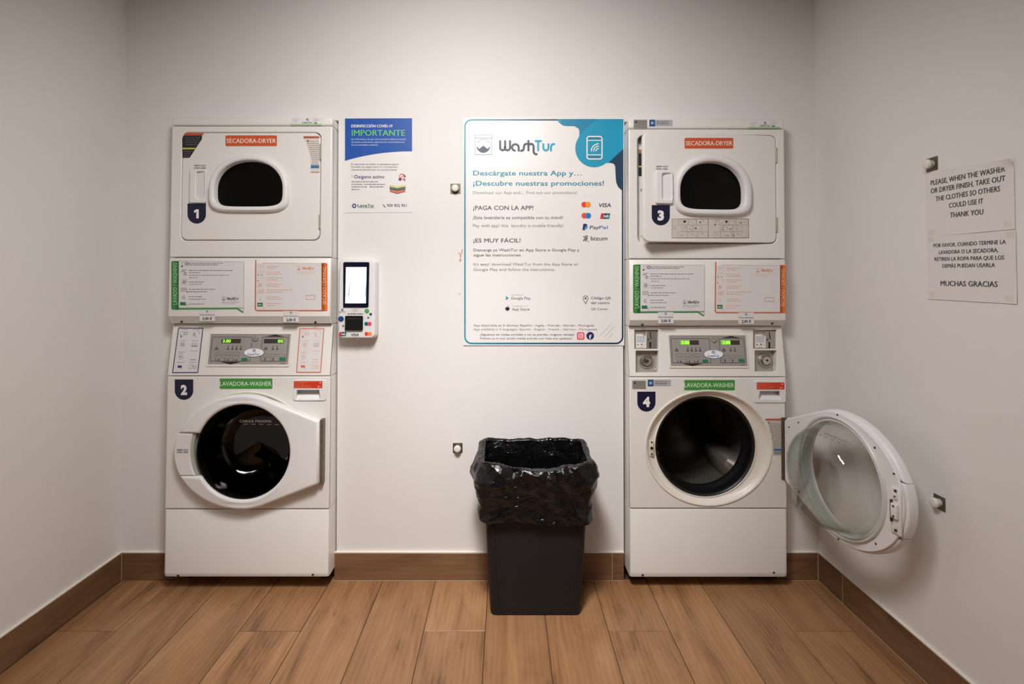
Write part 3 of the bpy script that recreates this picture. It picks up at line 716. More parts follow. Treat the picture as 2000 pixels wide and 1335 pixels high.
def washer_door(root, hinge_x, hinge_z, angle, M, side):
    H = Matrix.Translation((hinge_x, -0.004, hinge_z)) @ Matrix.Rotation(R(angle), 4, 'Z')
    D = empty('washer_door'); D.parent = root; D.matrix_local = H
    cx, rg = -0.3225, 0.198
    P0 = Plane(Matrix.Identity(4), (0, 0, 0))          # face at y = 0 of the door, w towards the front
    left, right = door_outline()
    zt, zb = 0.079, -0.100                             # the grip lies between these heights
    up = [p for p in left if p[1] > zt]; dn = [p for p in left if p[1] < zb]
    ex = lambda z: cx - 0.2905 * math.sqrt(1 - (z / 0.2395) ** 2)
    gx = lambda z, r_: cx - math.sqrt(max(r_ * r_ - z * z, 0))
    hole = []
    a0 = math.atan2(zt, -math.sqrt(rg ** 2 - zt ** 2)); a1 = math.atan2(zb, -math.sqrt(rg ** 2 - zb ** 2))
    a1 += 2 * math.pi
    # C shape: outer edge round, then back along the glass opening
    n = 56
    inner = [(cx + rg * math.cos(a0 - (2 * math.pi - (a1 - a0)) * i / n), rg * math.sin(a0 - (2 * math.pi - (a1 - a0)) * i / n)) for i in range(n + 1)]
    loop = [(ex(zt), zt)] + up[::-1] + right[::-1] + dn[::-1] + [(ex(zb), zb)] + inner[::-1]
    rings = []
    vs, fs = P0.plate([loop], -0.001, 0.043, 0.011, 3)
    # the outer skin falls away towards its rim
    for v in vs:
        if v.y < -0.02:
            r_ = math.hypot(v.x - cx, v.z); k = max(0, min(1, (r_ - 0.198) / 0.06))
            v.y += 0.007 * k if v.x < cx + 0.16 else 0.007 * k * max(0, 1 - (v.x - cx - .16) / .12)
    link('door_shell', vs, fs, PLASTIC, D, 40)
    # grip
    zs = [zt - 0.002 - (zt - zb - 0.004) * i / 16 for i in range(17)]
    grip = [(ex(z) + .0005, z) for z in zs] + [(gx(z, 0.224), z) for z in zs[::-1]]
    vs, fs = P0.plate([grip], -0.001, 0.034, 0.005, 3)
    g = link('door_handle', vs, fs, PLASTIC, D, 40)
    vs, fs = P0.plate([[(gx(z, 0.224) - .001, z) for z in zs] + [(gx(z, 0.213), z) for z in zs[::-1]]], 0.004, 0.026, 0.002)
    link('grip_edge', vs, fs, mat((170, 172, 160), 0.25), D, 40)
    # inner plate, seen when the door stands open
    ins = [(cx + (x - cx) * 0.965, z * 0.965) for x, z in left + right]
    vs, fs = P0.plate([ins, circ(cx, 0, 0.207, 64)], -0.009, -0.0005, 0.002)
    link('inner_plate', vs, fs, PLASTIC, D, 40)
    k = MB()
    for r0, r1, y0 in ((0.2075, 0.2185, 0.0135), (0.196, 0.2075, 0.010)):
        k.rings([[(x, y, z) for x, z in circ(cx, 0, r_, 72)] for r_, y in ((r1, 0.0085), (r1 - .001, y0), ((r0 + r1) / 2, y0 + .003), (r0, y0), (r0, -0.02))])
    k.build('glass_seal', mat((206, 208, 204), 0.3), D, 50)
    sc = [(-.045, .105), (-.045, -.105), (-.105, .14), (-.105, -.14), (cx, .226), (cx, -.226), (-.492, .159), (-.492, -.159), (-.567, .1)]
    for x, z in sc: MB().rings([[(a, y, b) for a, b in circ(x, z, r_, 10)] for r_, y in ((.0035, .0088), (.0035, .0105), (.002, .0112))], cap1=True).build('screw', mat((60, 56, 54), 0.35, 0.8), D, True)
    # latch
    m = MB().box(-0.598, 0.0088, -0.085, -0.559, 0.016, 0.06, 0.003).box(-0.593, 0.016, -0.035, -0.569, 0.026, 0.012, 0.003).box(-0.587, 0.016, 0.024, -0.573, 0.021, 0.044, 0.002)
    lt = m.build('latch', mat((228, 224, 220), 0.3), D, True)
    m = MB()
    for z in (-.072, -.028, .004, .034, .052): m.box(-0.585, 0.0155, z - .0035, -0.578, 0.0275 if -.04 < z < .01 else 0.0215, z + .0035, 0.0008, 1)
    m.box(-0.5695, 0.016, -0.05, -0.565, 0.024, 0.02, 0.001, 1)
    m.build('striker', mat((84, 78, 72), 0.3, 0.8), D, True)
    # glass bowl
    prof = [(0.2055, -0.030), (0.2035, -0.022), (0.2005, -0.004), (0.199, 0.012), (0.1955, 0.03), (0.188, 0.055), (0.180, 0.078), (0.172, 0.094), (0.163, 0.104), (0.150, 0.110), (0.12, 0.114), (0.07, 0.117), (0.0005, 0.118)]
    def bowl(off):
        out = []
        for r_, y in prof:
            row = []
            for i in range(88):
                t = 2 * math.pi * i / 88; c_, s_ = math.cos(t), math.sin(t)
                q = max(0, (y + .004) / .122)
                rr_ = (r_ * .9655 - off) if r_ > .01 else r_
                yy = y - off * (0.5 if r_ < .19 else 0)
                # the pushed-in sill low in the bowl, towards the hinge
                dent = math.exp(-(((c_ * r_ - .02) / .07) ** 2 + ((s_ * r_ + .115) / .045) ** 2)) * 0.045 * q
                row.append((cx + rr_ * c_, yy + dent, rr_ * s_))
            out.append(row)
        return out
    MB().rings(bowl(0)).rings([r_[::-1] for r_ in bowl(0.005)]).build('door_glass', GLASS if angle > 20 else GLASS_D, D, 60)
    if angle < 20:
        pass
    s = Sheet(P0, fn=lambda x, y: (x, y), w=0.0)
    # load mark moulded on the bowl
    vs_, fs_ = text2d('CARGA MAXIMA', 0.0); x0 = min(p[0] for p in vs_); x1 = max(p[0] for p in vs_)
    i0 = s._m((150, 140, 128)); 
    for gx_, gy_ in vs_:
        u = cx - 0.020 + (gx_ - x0) / (x1 - x0) * 0.135; v = 0.121 + gy_ * 0.0155 - 0.10 * (u - cx - .02) ** 2
        s.v.append(Vector((u, -0.024, v)))
    for f in fs_: s.f.append(f); s.m.append(i0)
    for i in range(5):
        x = cx - 0.004 + i * 0.033
        s.poly([(x, 0.1145 - .12 * (x - cx) ** 2), (x + .018, 0.1145 - .12 * (x - cx) ** 2), (x + .018, 0.1125 - .12 * (x - cx) ** 2), (x, 0.1125 - .12 * (x - cx) ** 2)], (140, 130, 118))
        for k_ in range(4): s.v[-1 - k_].y = -0.024
    s.build('load_mark', D)
    # decal
    if side == 'L':
        G = Plane(M @ H, (0, -0.0342, 0)); s = Sheet(G, w=0.0006)
        s.text('ABRIR AQUÍ', 345.5, 368, 879.4, 3.0, (66, 64, 92), 1, .02); s.text('OPEN HERE', 345.5, 368, 884, 3.0, (66, 64, 92), 1, .02)
        s.build('opening_decal', D)
    return D

def machine(cfg):
    side = cfg['side']; W = cfg['W']
    M = Matrix.Translation((cfg['x'], cfg['y'], cfg['z'])) @ Matrix.Rotation(cfg['tilt'], 4, 'X')
    root = tag(empty('stacked_washer_dryer', M), cfg['label'], 'washer dryer', 'stacked coin laundry machines')
    FP = Plane(M)
    q = cfg['px']
    zpx = lambda y: FP.at(cfg['cx'], y)[1]
    z_top, z_cap, z_mid, z_con, z_was, z_kick, z_lip, z_bot = [zpx(v) for v in q['rows']]
    g = 0.0016
    # cabinet
    cb = MB(); zc0, zc1 = z_bot + 0.01, z_top - 0.006
    cb.box(0.004, 0.03, zc0, 0.007, 0.70, zc1).box(W - 0.007, 0.03, zc0, W - 0.004, 0.70, zc1).box(0.007, 0.697, zc0, W - 0.007, 0.70, zc1)
    cb.box(0.007, 0.03, zc0, W - 0.007, 0.697, zc0 + 0.003).box(0.007, 0.06, z_was - 0.02, W - 0.007, 0.697, z_was - 0.017).build('cabinet', ENAMEL, root)
    for x in (0.05, W - 0.05):
        for y in (0.12, 0.64):
            zz = -(M @ Vector((x, y, 0))).z
            MB().rings([[(x + a, y + b, z) for a, b in circ(0, 0, r_, 14)] for r_, z in ((0.02, zz + 0.0005), (0.02, zz + 0.01), (0.008, zz + 0.014), (0.008, z_bot + 0.012))], cap0=True).build('foot', RUBBER, root, True)
    # top cap
    cap = MB().box(0, 0, z_cap + g, W, 0.69, z_top, 0.007, 3).build('top_cap', ENAMEL, root, True)
    # ---- dryer front with its door opening
    dx0, dy0, dx1, dy1 = q['dryer_opening']
    D0 = FP.rr(dx0, dy0, dx1, dy1, 12, 6)
    vs, fs = FP.plate([rrect(0, z_mid + g, W, z_cap - g, 0.004, 3), D0], -0.028, 0.0, 0.0045)
    dp = link('dryer_panel', vs, fs, ENAMEL, root, 40)
    # side flanges
    for xf in (0.0, W - 0.006): MB().box(xf, 0.02, z_mid + g, xf + 0.006, 0.2, z_cap - g).build('side_flange', ENAMEL, root)
    dcx = W / 2; dcz = (FP.at(cfg['cx'], q['dryer_glass'][1])[1] + FP.at(cfg['cx'], q['dryer_glass'][3])[1]) / 2 - 0.01
    bx0, bz0 = FP.at(dx0 - 4, dy1 + 4); bx1, bz1 = FP.at(dx1 + 4, dy0 - 4)
    vs, fs = FP.plate([rrect(bx0, bz0, bx1, bz1, 0.02), circ(dcx, dcz, 0.185, 56)], -0.050, -0.030, 0.004)
    bk = link('bulkhead', vs, fs, ENAMEL, dp, 40)
    dr = MB()
    dr.rings([[(dcx + a, y, dcz + b) for a, b in circ(0, 0, r_, 56)] for r_, y in ((0.185, 0.03), (0.185, 0.07), (0.2, 0.075), (0.2, 0.5), (0.001, 0.5))])
    for i in range(3):
        a = R(20 + 120 * i); c_, s_ = math.cos(a), math.sin(a)
        pts = [(0.2, -.03), (0.14, -.008), (0.14, .008), (0.2, .03)]
        dr.rings([[(dcx + c_ * p - s_ * t, y, dcz + s_ * p + c_ * t) for p, t in pts] for y in (0.1, 0.48)], close=False)
    dr.build('dryer_drum', DRUM, root, 40)
    # dryer door: hinge on its right
    hx, hz0 = FP.at(dx1 - 1, dy1); hx = D0[0][0] if False else max(p[0] for p in D0) - 0.003
    H = Matrix.Translation((hx, -0.001, 0)) @ Matrix.Rotation(cfg['dryer_angle'], 4, 'Z')
    dd = empty('dryer_door'); dd.parent = root; dd.matrix_local = H
    DPl = Plane(M @ H)
    xl = min(p[0] for p in D0) + 0.003 - hx
    zt = max(p[1] for p in D0) - 0.003; zb = min(p[1] for p in D0) + 0.003
    gl = q['dryer_glass']; fo = q['dryer_frame']
    def arch(b, e): 
        a = DPl.at(b[0], b[3]); c = DPl.at(b[2], b[1]); return superarch(a[0] - e, a[1] - e, c[0] + e, c[1] + e)
    vs, fs = DPl.plate([rrect(xl, zb, -0.0, zt, 0.026, 6), arch(gl, 0.004)], -0.026, 0.0, 0.0035)
    link('door_panel', vs, fs, ENAMEL, dd, 40)
    a_o, a_m, a_i = arch(fo, 0), arch(fo, -0.012), arch(gl, 0.0)
    def mixl(A, B, t): return [(a[0] + (b[0] - a[0]) * t, a[1] + (b[1] - a[1]) * t) for a, b in zip(A, B)]
    fr = MB()
    fr.rings([[DPl.P(u, v, w) for u, v in lp] for lp, w in ((a_o, -0.0005), (mixl(a_o, a_i, .03), 0.008), (mixl(a_o, a_i, .13), 0.016), (mixl(a_o, a_i, .35), 0.021), (mixl(a_o, a_i, .7), 0.0205),
              (mixl(a_o, a_i, .92), 0.0175), (a_i, 0.012), (mixl(a_o, a_i, 1.02), -0.016))])
    fr.build('window_frame', PLASTIC, dd, 45)
    vs, fs = DPl.plate([arch(gl, 0.003)], -0.018, -0.013)
    link('window_glass', vs, fs, GLASS_T, dd)
    hb = q['dryer_handle']
    vs, fs = DPl.plate([DPl.rr(*hb, 4), DPl.rr(hb[0] + 12.5, hb[1] + 5, hb[2] - 2.5, hb[3] - 8, 4)], 0.0002, 0.013, 0.004, 3)
    link('handle', vs, fs, PLASTIC, dd, 40)
    a = DPl.at(hb[0] + 11, hb[3] - 6); b = DPl.at(hb[2] - 1, hb[1] + 3)
    m = MB(); m.add([DPl.P(a[0], a[1], 0.0006), DPl.P(a[0], b[1], 0.0006), DPl.P(b[0], b[1], 0.010), DPl.P(b[0], a[1], 0.010)], [(0, 1, 2, 3)])
    m.build('handle_recess', PLASTIC, dd)
    # hinges
    for y0, y1 in q['dryer_hinges']:
        za, zc = DPl.at(dx1, y1)[1], DPl.at(dx1, y0)[1]
        MB().box(-0.002, -0.004, za, 0.0045, 0.004, zc, 0.001, 1).build('hinge', mat((176, 170, 160), 0.4, 0.3), dd, True)
    s = Sheet(DPl)
    b = q['secadora']; s.rect(*b, (206, 88, 48), 0, 2.2); k = (b[2] - b[0]) / 101
    s.text('SECADORA-DRYER', b[0] + 2.6 * k, b[2] - 2 * k, b[3] - 6.2, 8.6, (244, 226, 214), 1, 0.014)
    s.build('dryer_sign', dd)
    s = Sheet(DPl)
    def badge(s, b, ch):
        x0, y0, x1, y1 = b; r_ = (x1 - x0) / 2
        s.poly([(x0, y0), (x1, y0), (x1, y1 - r_)] + [((x0 + x1) / 2 + r_ * math.cos(R(t)), y1 - r_ + r_ * math.sin(R(t))) for t in range(0, 181, 9)], (11, 14, 50), 0)
        w = {'1': 8.2, '2': 12.5, '3': 12.6, '4': 14}[ch]; m_ = (x0 + x1) / 2 - (.6 if ch == '1' else 0)
        if ch == '1':
            b_ = y0 + (y1 - y0) * .5 + 9.2; s.poly([(m_ - .4, b_ - 17.6), (m_ + 4.6, b_ - 17.6), (m_ + 4.6, b_), (m_ - .1, b_), (m_ - .1, b_ - 12.6), (m_ - 3.6, b_ - 10.6), (m_ - 5.2, b_ - 14.2)], WHITE, 1); return
        s.text(ch, m_ - w / 2, m_ + w / 2, y0 + (y1 - y0) * .5 + 9.2, 17.6, WHITE, 1, 0.055)
    badge(s, q['badge_top'], cfg['num'][0]); s.build('number_badge', dd)
    s = Sheet(DPl); b = q['open_text']
    s.text('ABRIR AQUÍ', b[0], b[1], b[2], 2.9, (80, 76, 88), 1, .02); s.text('OPEN HERE', b[0], b[1], b[2] + 4.9, 2.9, (70, 66, 80), 1, .02)
    s.build('opening_decal', dd)
    def warn_black(s, b):
        x0, y0, x1, y1 = b
        s.poly([(x0 + 3, y0 + 6), (x1, y0 + 6), (x1 - .5, y0 + 13), (x0 + 15, y1), (x0 + 1.5, y1), (x0 + .5, y0 + 12)], (36, 34, 40), 0)
        s.poly([(x0 + 6, y0 + 1.5), (x1 + 4, y0 + 1.5), (x1, y0 + 6), (x0 + 3, y0 + 6)], (196, 84, 52), 0)
        s.rect(x0 + .5, y0 + 30, x0 + 27, y0 + 33, (204, 196, 70), 1)
        for i in range(4): s.micro(x0 + 7, x1 - 3 - i * 2, y0 + 10.5 + i * 4.4, 1.1, (112, 110, 120), 1)
        for i in range(3): s.micro(x0 + 4, x0 + 20 - i * 3, y0 + 37 + i * 4.2, 1.1, (110, 108, 116), 1)
    def warn_white(s, b):
        x0, y0, x1, y1 = b; h = y1 - y0
        lf = lambda t: x0 + (x1 - x0) * (0.46 * min(1, t / .58) ** .8)
        pts = [(x1, y0), (x1, y1)] + [(lf(t), y0 + h * t) for t in (1, .8, .58, .45, .3, .15, 0)]
        s.fill([pts], (214, 206, 196), 0); s.rect(x0 + .5, y0 - 1, x1, y0 + 3, (176, 86, 50), 1); s.disc(x0 + 9, y0 + 8, 1.6, (70, 60, 58), 1)
        for i in range(13): s.micro(lf(.1 + .75 * i / 15) + 3, x1 - 1.5, y0 + 9 + i * (h * .66) / 12, 1.2, (142, 132, 124), 1)
        s.rect(lf(.8), y1 - h * .22, x1 - .5, y1 - h * .12, (96, 146, 186), 1); s.micro(lf(.8) + 1, x1 - 1, y1 - h * .16, 2, (40, 70, 110), 2); s.rect(lf(1), y1 - 1.4, x1, y1, (170, 110, 90), 1)
    if side == 'L':
        s = Sheet(DPl); warn_black(s, (355.5, 258.5, 395, 308)); s.build('warning_sticker', dd)
        s = Sheet(DPl); warn_white(s, (592.5, 267, 624, 337)); s.build('safety_label', dd)
    else:
        s = Sheet(DPl)
        x0, y0, x1, y1 = 1312, 426.8, 1462.5, 464.6; c = (88, 80, 76)
        s.rect(x0, y0, x1, y1, (206, 198, 190), 0); s.frame(x0, y0, x1, y1, .55, c, 1); s.rect(1383, y0, 1383.6, y1, c, 1)
        for a_, b_, cells in ((1322, 1383, ((3, 22, 38, 61), (9, 19, 31, 49), (1, 20, 40, 61))), (1393, 1462, ((1, 12, 30, 44, 68), (13, 20, 38, 56), (1, 14, 36, 40, 68)))):
            for ri, cs in enumerate(cells):
                yy = y0 + 12.6 * ri
                for u0, u1 in zip(cs, cs[1:]):
                    s.frame(a_ + u0, yy + .6, a_ + u1, yy + 12, .3, (120, 112, 106), 1)
                    for k_ in range(4):
                        xx = a_ + u0 + 2 + s.rnd.random() * max(1, u1 - u0 - 6); yk = yy + 2.5 + s.rnd.random() * 7
                        s.line([(xx, yk), (xx + s.rnd.uniform(1, 4), yk + s.rnd.uniform(-2, 2))], .5, (104, 96, 92), 1, False)
        for xx, yy, r_ in ((1337, 432.5, 2.5), (1418.5, 432.5, 2.4), (1367, 434, 1.4), (1359, 446, 1.4), (1396.5, 439, 1.3), (1447, 435, 1.3), (1426, 447, 1.2)): s.disc(xx, yy, r_, (28, 26, 28), 2, n=9)
        s.frame(1315, 441.5, 1320, 447, .4, (170, 110, 100), 1)
        s.build('pictogram_sticker', dd)
        # stickers on the bulkhead, seen in the gap of the open door
        BK = Plane(M, (0, 0.030, 0)); s = Sheet(BK, w=0.0005)
        s.rect(1247, 292, 1300, 299, (190, 120, 84), 0); s.rect(1247, 299, 1300, 344, (34, 32, 34), 0); s.rect(1247, 323.5, 1300, 326.5, (196, 190, 70), 1)
        s.rect(1247, 268, 1275, 282, (120, 112, 102), 0); s.micro(1248, 1262, 284, 1.5, (150, 146, 140))
        s.ring(1254, 371, 3, 1.4, (40, 38, 40), 1); s.line([(1252, 460), (1257, 466)], 1, (60, 56, 54), 1)
        s.build('inner_sticker', dp)
    lz = FP.at(cfg['cx'], dy1 - 1)[1]
    rx = q['red_lip']; a = FP.at(rx[0], dy1); b = FP.at(rx[1], dy1)
    MB().box(a[0], 0.004, min(p[1] for p in D0) + 0.0002, b[0], 0.026, min(p[1] for p in D0) + 0.0016).build('red_label', mat((170, 60, 44), 0.5), dp)
    # stickers on the cap
    CP = Plane(M)
    x0, y0, x1, y1 = q['cap_sticker']; s = Sheet(CP)
    s.rect(x0, y0, x1, y1, (228, 224, 222), 0); s.rect(x0, y1 - 2.8, x1 - 4, y1, (150, 200, 128), 1)
    for x, w in ((x0 + 4, 14), (x1 - 22, 14)):
        for i in range(3): s.micro(x, x + w - 2 * i, y0 + 2.6 + 3 * i, .8, (186, 168, 190), 2)
    gear(s, (x0 + x1) / 2, y0 + 3.4, 2, (26, 40, 96), 2); s.text('LavaTur', (x0 + x1) / 2 - 9.5, (x0 + x1) / 2 + 9.5, y1 - 3.8, 4, (34, 50, 84), 2, 0.015); s.rect(x1 - 20, y1 - 5, x1 - 14, y1 - 3.6, (40, 60, 60), 2)
    s.build('cap_label', cap)
    def blue_label(s, x0, y0):
        s.rect(x0, y0, x0 + 45, y0 + 12.5, (176, 176, 178), 0, 0.5); s.rect(x0 - .5, y0 - .3, x0 + 10.8, y0 + 12.8, (38, 76, 128), 1); s.disc(x0 + 5.2, y0 + 6.2, 2.9, (146, 180, 214), 2)
        s.micro(x0 + 14, x0 + 37, y0 + 3.2, 1.8, (120, 122, 130)); s.micro(x0 + 14, x0 + 37, y0 + 7, 1.8, (96, 98, 108)); s.micro(x0 + 14, x0 + 36, y0 + 10, .8, (140, 140, 144))
    def grey_label(s, x0, y0, h=16.5):
        s.rect(x0, y0, x0 + 26.5, y0 + h, (140, 132, 124), 0); s.disc(x0 + 5, y0 + 4.6, 2.7, (62, 58, 56), 1); s.ring(x0 + 5, y0 + 4.6, 1.6, .5, (120, 114, 110), 2)
        s.micro(x0 + 11, x0 + 24, y0 + 4, 1, (104, 98, 96)); s.micro(x0 + 11, x0 + 22, y0 + 7, .8, (108, 102, 98)); s.frame(x0 + 8, y0 + 9, x0 + 22, y0 + h - 2, .5, (108, 102, 98), 1)
    if side == 'R':
        s = Sheet(CP); grey_label(s, 1237.5, 233.8); s.build('grey_rating_label', cap)
        s = Sheet(CP); blue_label(s, 1268.5, 234); s.build('blue_service_label', cap)
    # ---- instruction panel with its chamfered lower edge
    lipz = zpx(q['lip'])
    prof = [(0.012, z_con + g), (0.020, z_con + 0.0), (0.0, lipz), (-0.003, lipz + 0.004), (-0.001, z_mid - g - 0.004), (0.003, z_mid - g), (0.03, z_mid - g)]
    prof = [(0.20, z_con + g), (0.016, z_con + g), (-0.002, lipz - .001), (-0.004, lipz + 0.002), (-0.002, z_mid - g - 0.006), (0.0008, z_mid - g - .0015), (0.004, z_mid - g), (0.20, z_mid - g)]
    xsx = [(0.0, 0.006), (0.0018, 0.002), (0.006, 0.0), (W - 0.006, 0.0), (W - 0.0018, 0.002), (W, 0.006)]
    ip = MB().rings([[(x, max(y, -1) + (e if y < 0.19 else 0), z) for y, z in prof] for x, e in xsx], close=False)
    n = len(prof); ip.f.append(tuple(range(n))); ip.f.append(tuple(5 * n + i for i in range(n))[::-1])
    ipo = ip.build('instruction_panel', ENAMEL, root, 30)
    IPl = Plane(M, (0, -0.004, lipz + 0.002), (1, 0, 0), (0, 0.002, (z_mid - lipz)))
    LPl = Plane(M, (0, -0.002, lipz - .001), (1, 0, 0), (0, -0.018, (lipz - z_con)))
    for px, py in q['lip_screws']:
        u, v = LPl.at(px, py)
        MB().rings([[LPl.P(u + a_, v + b_, w) for a_, b_ in circ(0, 0, r_, 14)] for r_, w in ((0.0055, 0.0), (0.005, 0.0025), (0.002, 0.0032))], cap1=True).build('screw', mat((96, 88, 80), 0.35, 0.8), ipo, True)
    # instruction sheets (design frame = photo pixels of the left machine)
    SHW = mat((222, 218, 217), 0.42)
    ox, oy, kx = q['wash_sheet']
    fn = lambda x, y: IPl.at(ox + (x - 334.6) * kx, oy + (y - 508.5))
    s = Sheet(IPl, fn)
    gr = (58, 134, 66)
    s.rect(335, 510, 476, 603, SHW, 0)
    s.poly([(346, 603.5), (465, 603.5), (476, 612), (476, 600), (346, 600)], SHW, 0)
    s.rect(334.8, 509.5, 349.3, 604.5, gr, 1, 3); s.rect(343, 509.5, 349.3, 604.5, gr, 1)
    s.line([(348, 603), (463.5, 602.2), (475, 609.8)], 2.6, gr, 1, False)
    s.line([(350, 509.3), (476.4, 511)], .4, GREY, 1, False); s.line([(476.6, 512), (476.2, 609)], .5, (120, 112, 108), 1, False)
    # sideways heading, reading upwards
    def side_text(s, body, xb, y0, y1, cap, c):
        vs_, fs_ = text2d(body, 0.0); a_ = min(p[0] for p in vs_); b_ = max(p[0] for p in vs_)
        s.mesh([(xb - v_[1] / .7 * cap, y0 + (v_[0] - a_) / (b_ - a_) * (y1 - y0)) for v_ in vs_], fs_, c, 2)
    side_text(s, 'LAVADO / WASHING', 346.6, 594.5, 513, 8.6, (178, 214, 168))
    rows = [(514, (369, 437)), (517, (369, 428)), (528, (369, 455)), (532.3, (369, 391)), (537.3, (369, 447)), (542, (370, 386)), (550.5, (369, 399)), (555, (370, 394)),
            (564.7, (369, 420)), (569.5, (369, 406)), (579, (369, 396)), (584, (369, 401)), (593.3, (369, 399))]
    for i, (y, (a_, b_)) in enumerate(rows): s.micro(a_, b_, y, 1.35, (150, 144, 150) if i in (4, 5, 7) else (126, 122, 132))
    IC = (100, 98, 116)
    s.ring(365.5, 515, 3.2, 1.5, IC, 1); s.frame(355.5, 512, 361, 518, .6, (160, 158, 172), 1); s.disc(355.6, 520, 1.6, (34, 32, 44), 1)
    s.line([(354, 530), (361, 527.5), (364, 526)], 1, IC, 1); s.line([(356, 526), (362, 532)], .8, IC, 1); s.ring(362, 534.5, 2.8, 1.1, IC, 1)
    icon_machine(s, 360, 550.5, 4.8, IC)
    for i in range(3):
        for j in range(3): s.rect(353.5 + i * 4.3, 561.5 + j * 2.7, 357 + i * 4.3, 563.3 + j * 2.7, (164, 160, 170), 1)
    s.disc(366.5, 570, 1.1, (50, 48, 60), 1); s.line([(358, 577), (356, 582), (361, 583.5), (360, 576)], .8, IC, 1)
    s.rect(351.8, 589.5, 363, 596, (44, 116, 72), 1); s.ring(365, 595.2, 2.2, .7, (150, 160, 150), 2)
    wash_icon(s, 434, 579, 440, 587, (110, 116, 126), (52, 58, 74), 1, .35)
    wash_word(s, lambda x, y: (443.3 + (x - 975) * .212, 580.3 + (y - 275) * .235), 1.15, (60, 58, 68), (110, 104, 110))
    s.micro(433, 468, 590, 1, (150, 144, 148)); s.micro(433, 461, 593, .9, (170, 160, 168))
    s.build('washing_sheet', ipo)
    ox2, oy2, kx2 = q['dry_sheet']
    fn = lambda x, y: IPl.at(ox2 + (x - 498) * kx2, oy2 + (y - 506.5))
    s = Sheet(IPl, fn); oc = (224, 122, 66); ol = (226, 158, 132)
    s.rect(499, 514, 639, 606, SHW, 0); s.rect(628.5, 513.2, 639.8, 607.2, (226, 118, 52), 1, 3); s.rect(628, 513.2, 634, 607.2, (226, 118, 52), 1)
    s.line([(499.8, 507), (498.8, 603.5), (501.5, 606.2), (630, 606.2)], 2.3, (200, 104, 60), 1, False)
    s.line([(512, 513.3), (629, 514.2)], .5, (214, 150, 110), 1, False)
    side_text(s, 'SECADO / DRYING', 637.4, 594.5, 521, 6.8, (250, 196, 154))
    for y, a_, b_ in ((519.8, 521, 545), (523.4, 521, 541), (531, 521, 549), (535, 521, 550), (542.5, 521, 554), (546.5, 521, 543), (554.8, 521, 550), (558.5, 521, 545), (566, 521, 571), (570, 521, 553), (579.8, 521, 545), (583.5, 521, 551), (592.5, 521, 549), (596.8, 521, 540)):
        s.micro(a_, b_, y, 1.1, ol)
    for x, y in ((507, 520), (514, 520), (507, 530), (514, 530), (513, 543)): s.ring(x, y, 3, .7, (232, 186, 168), 1)
    for x, y in ((504.6, 536.5), (511.5, 536.5), (504, 547.8)): s.disc(x, y, 1.1, (140, 84, 66), 1)
    icon_machine(s, 508, 556.5, 3.6, (214, 128, 108))
    for i in range(3):
        for j in range(3): s.rect(504 + i * 4.2, 565 + j * 2.7, 507.4 + i * 4.2, 566.8 + j * 2.7, (234, 178, 160), 1)
    s.line([(509, 578), (507, 583), (510, 585)], .8, ol, 1); s.rect(502.6, 591, 513.6, 598.4, (52, 108, 60), 1); s.micro(504, 512.5, 595, 2, (190, 214, 180), 2); s.ring(515, 601, 1.8, .6, ol, 1)
    wash_icon(s, 580.5, 520, 587.5, 528, (232, 178, 150), (210, 116, 80), 1, .35)
    wash_word(s, lambda x, y: (591 + (x - 975) * .212, 521 + (y - 275) * .235), 1.15, (208, 134, 96), (226, 160, 126))
    s.micro(580, 615, 530.8, .9, (226, 190, 170)); s.micro(581, 606, 534.3, .9, (226, 190, 170))
    s.frame(597.5, 576, 615.5, 585, .9, (206, 140, 100), 1)
    s.build('drying_sheet', ipo)
    for i, (cx_, cy_) in enumerate(q['price']):
        s = Sheet(IPl, w=.0012)
        s.rect(cx_ - 15, cy_ - 12.5, cx_ + 15, cy_ + 9.5, SHW, 0); gear(s, cx_, cy_ - 9.2, 1.9, (84, 78, 84), 1)
        s.text('Precio del Servicio', cx_ - 14, cx_ + 14, cy_ - 1.3, 2.8, (66, 62, 74), 1, .02)
        s.text(('3,00 €', '2,00 €')[i], cx_ - 9, cx_ + 9.4, cy_ + 7.2, 4.9, (24, 22, 28), 1, .035)
        s.build('price_label', ipo)
    # ---- sloping control console
    rc = 0.034
    SP = Plane(M, (0, 0.0, z_was + g), (1, 0, 0), (0, rc, z_con - z_was - 2 * g))
    hgt = math.hypot(rc, z_con - z_was - 2 * g)
    con = empty('control_console'); con.parent = root
    holes = [SP.poly([(x0, y1), (x1, y1), (x1, y0), (x0, y0)]) for x0, y0, x1, y1 in q['coin_holes']]
    vs, fs = SP.plate([rrect(0, 0, W, hgt, 0.003, 2)] + holes, -0.012, 0.0, 0.003)
    link('console_face', vs, fs, ENAMEL, con, 40)
    for x in (0.0, W - 0.006): MB().add([(x, 0.004, z_was + g), (x, 0.2, z_was + g), (x, 0.2, z_con - g), (x, rc + .004, z_con - g), (x + .006, 0.004, z_was + g), (x + .006, 0.2, z_was + g), (x + .006, 0.2, z_con - g), (x + .006, rc + .004, z_con - g)],
                                 [(0, 1, 2, 3), (7, 6, 5, 4), (0, 4, 5, 1), (3, 2, 6, 7), (0, 3, 7, 4)]).build('console_side', ENAMEL, con)
    bz = SP.poly(q['bezel']); pn = SP.poly(q['panel'])
    def rq(qd, r_=0.003):
        """four-cornered outline with softened corners"""
        out = []
        for i in range(4):
            a_, b_, c_ = Vector(qd[i - 1]), Vector(qd[i]), Vector(qd[(i + 1) % 4])
            out += [b_ + (a_ - b_).normalized() * r_, b_ + ((a_ - b_).normalized() + (c_ - b_).normalized()) * r_ * .3, b_ + (c_ - b_).normalized() * r_]
        return [(p.x, p.y) for p in out]
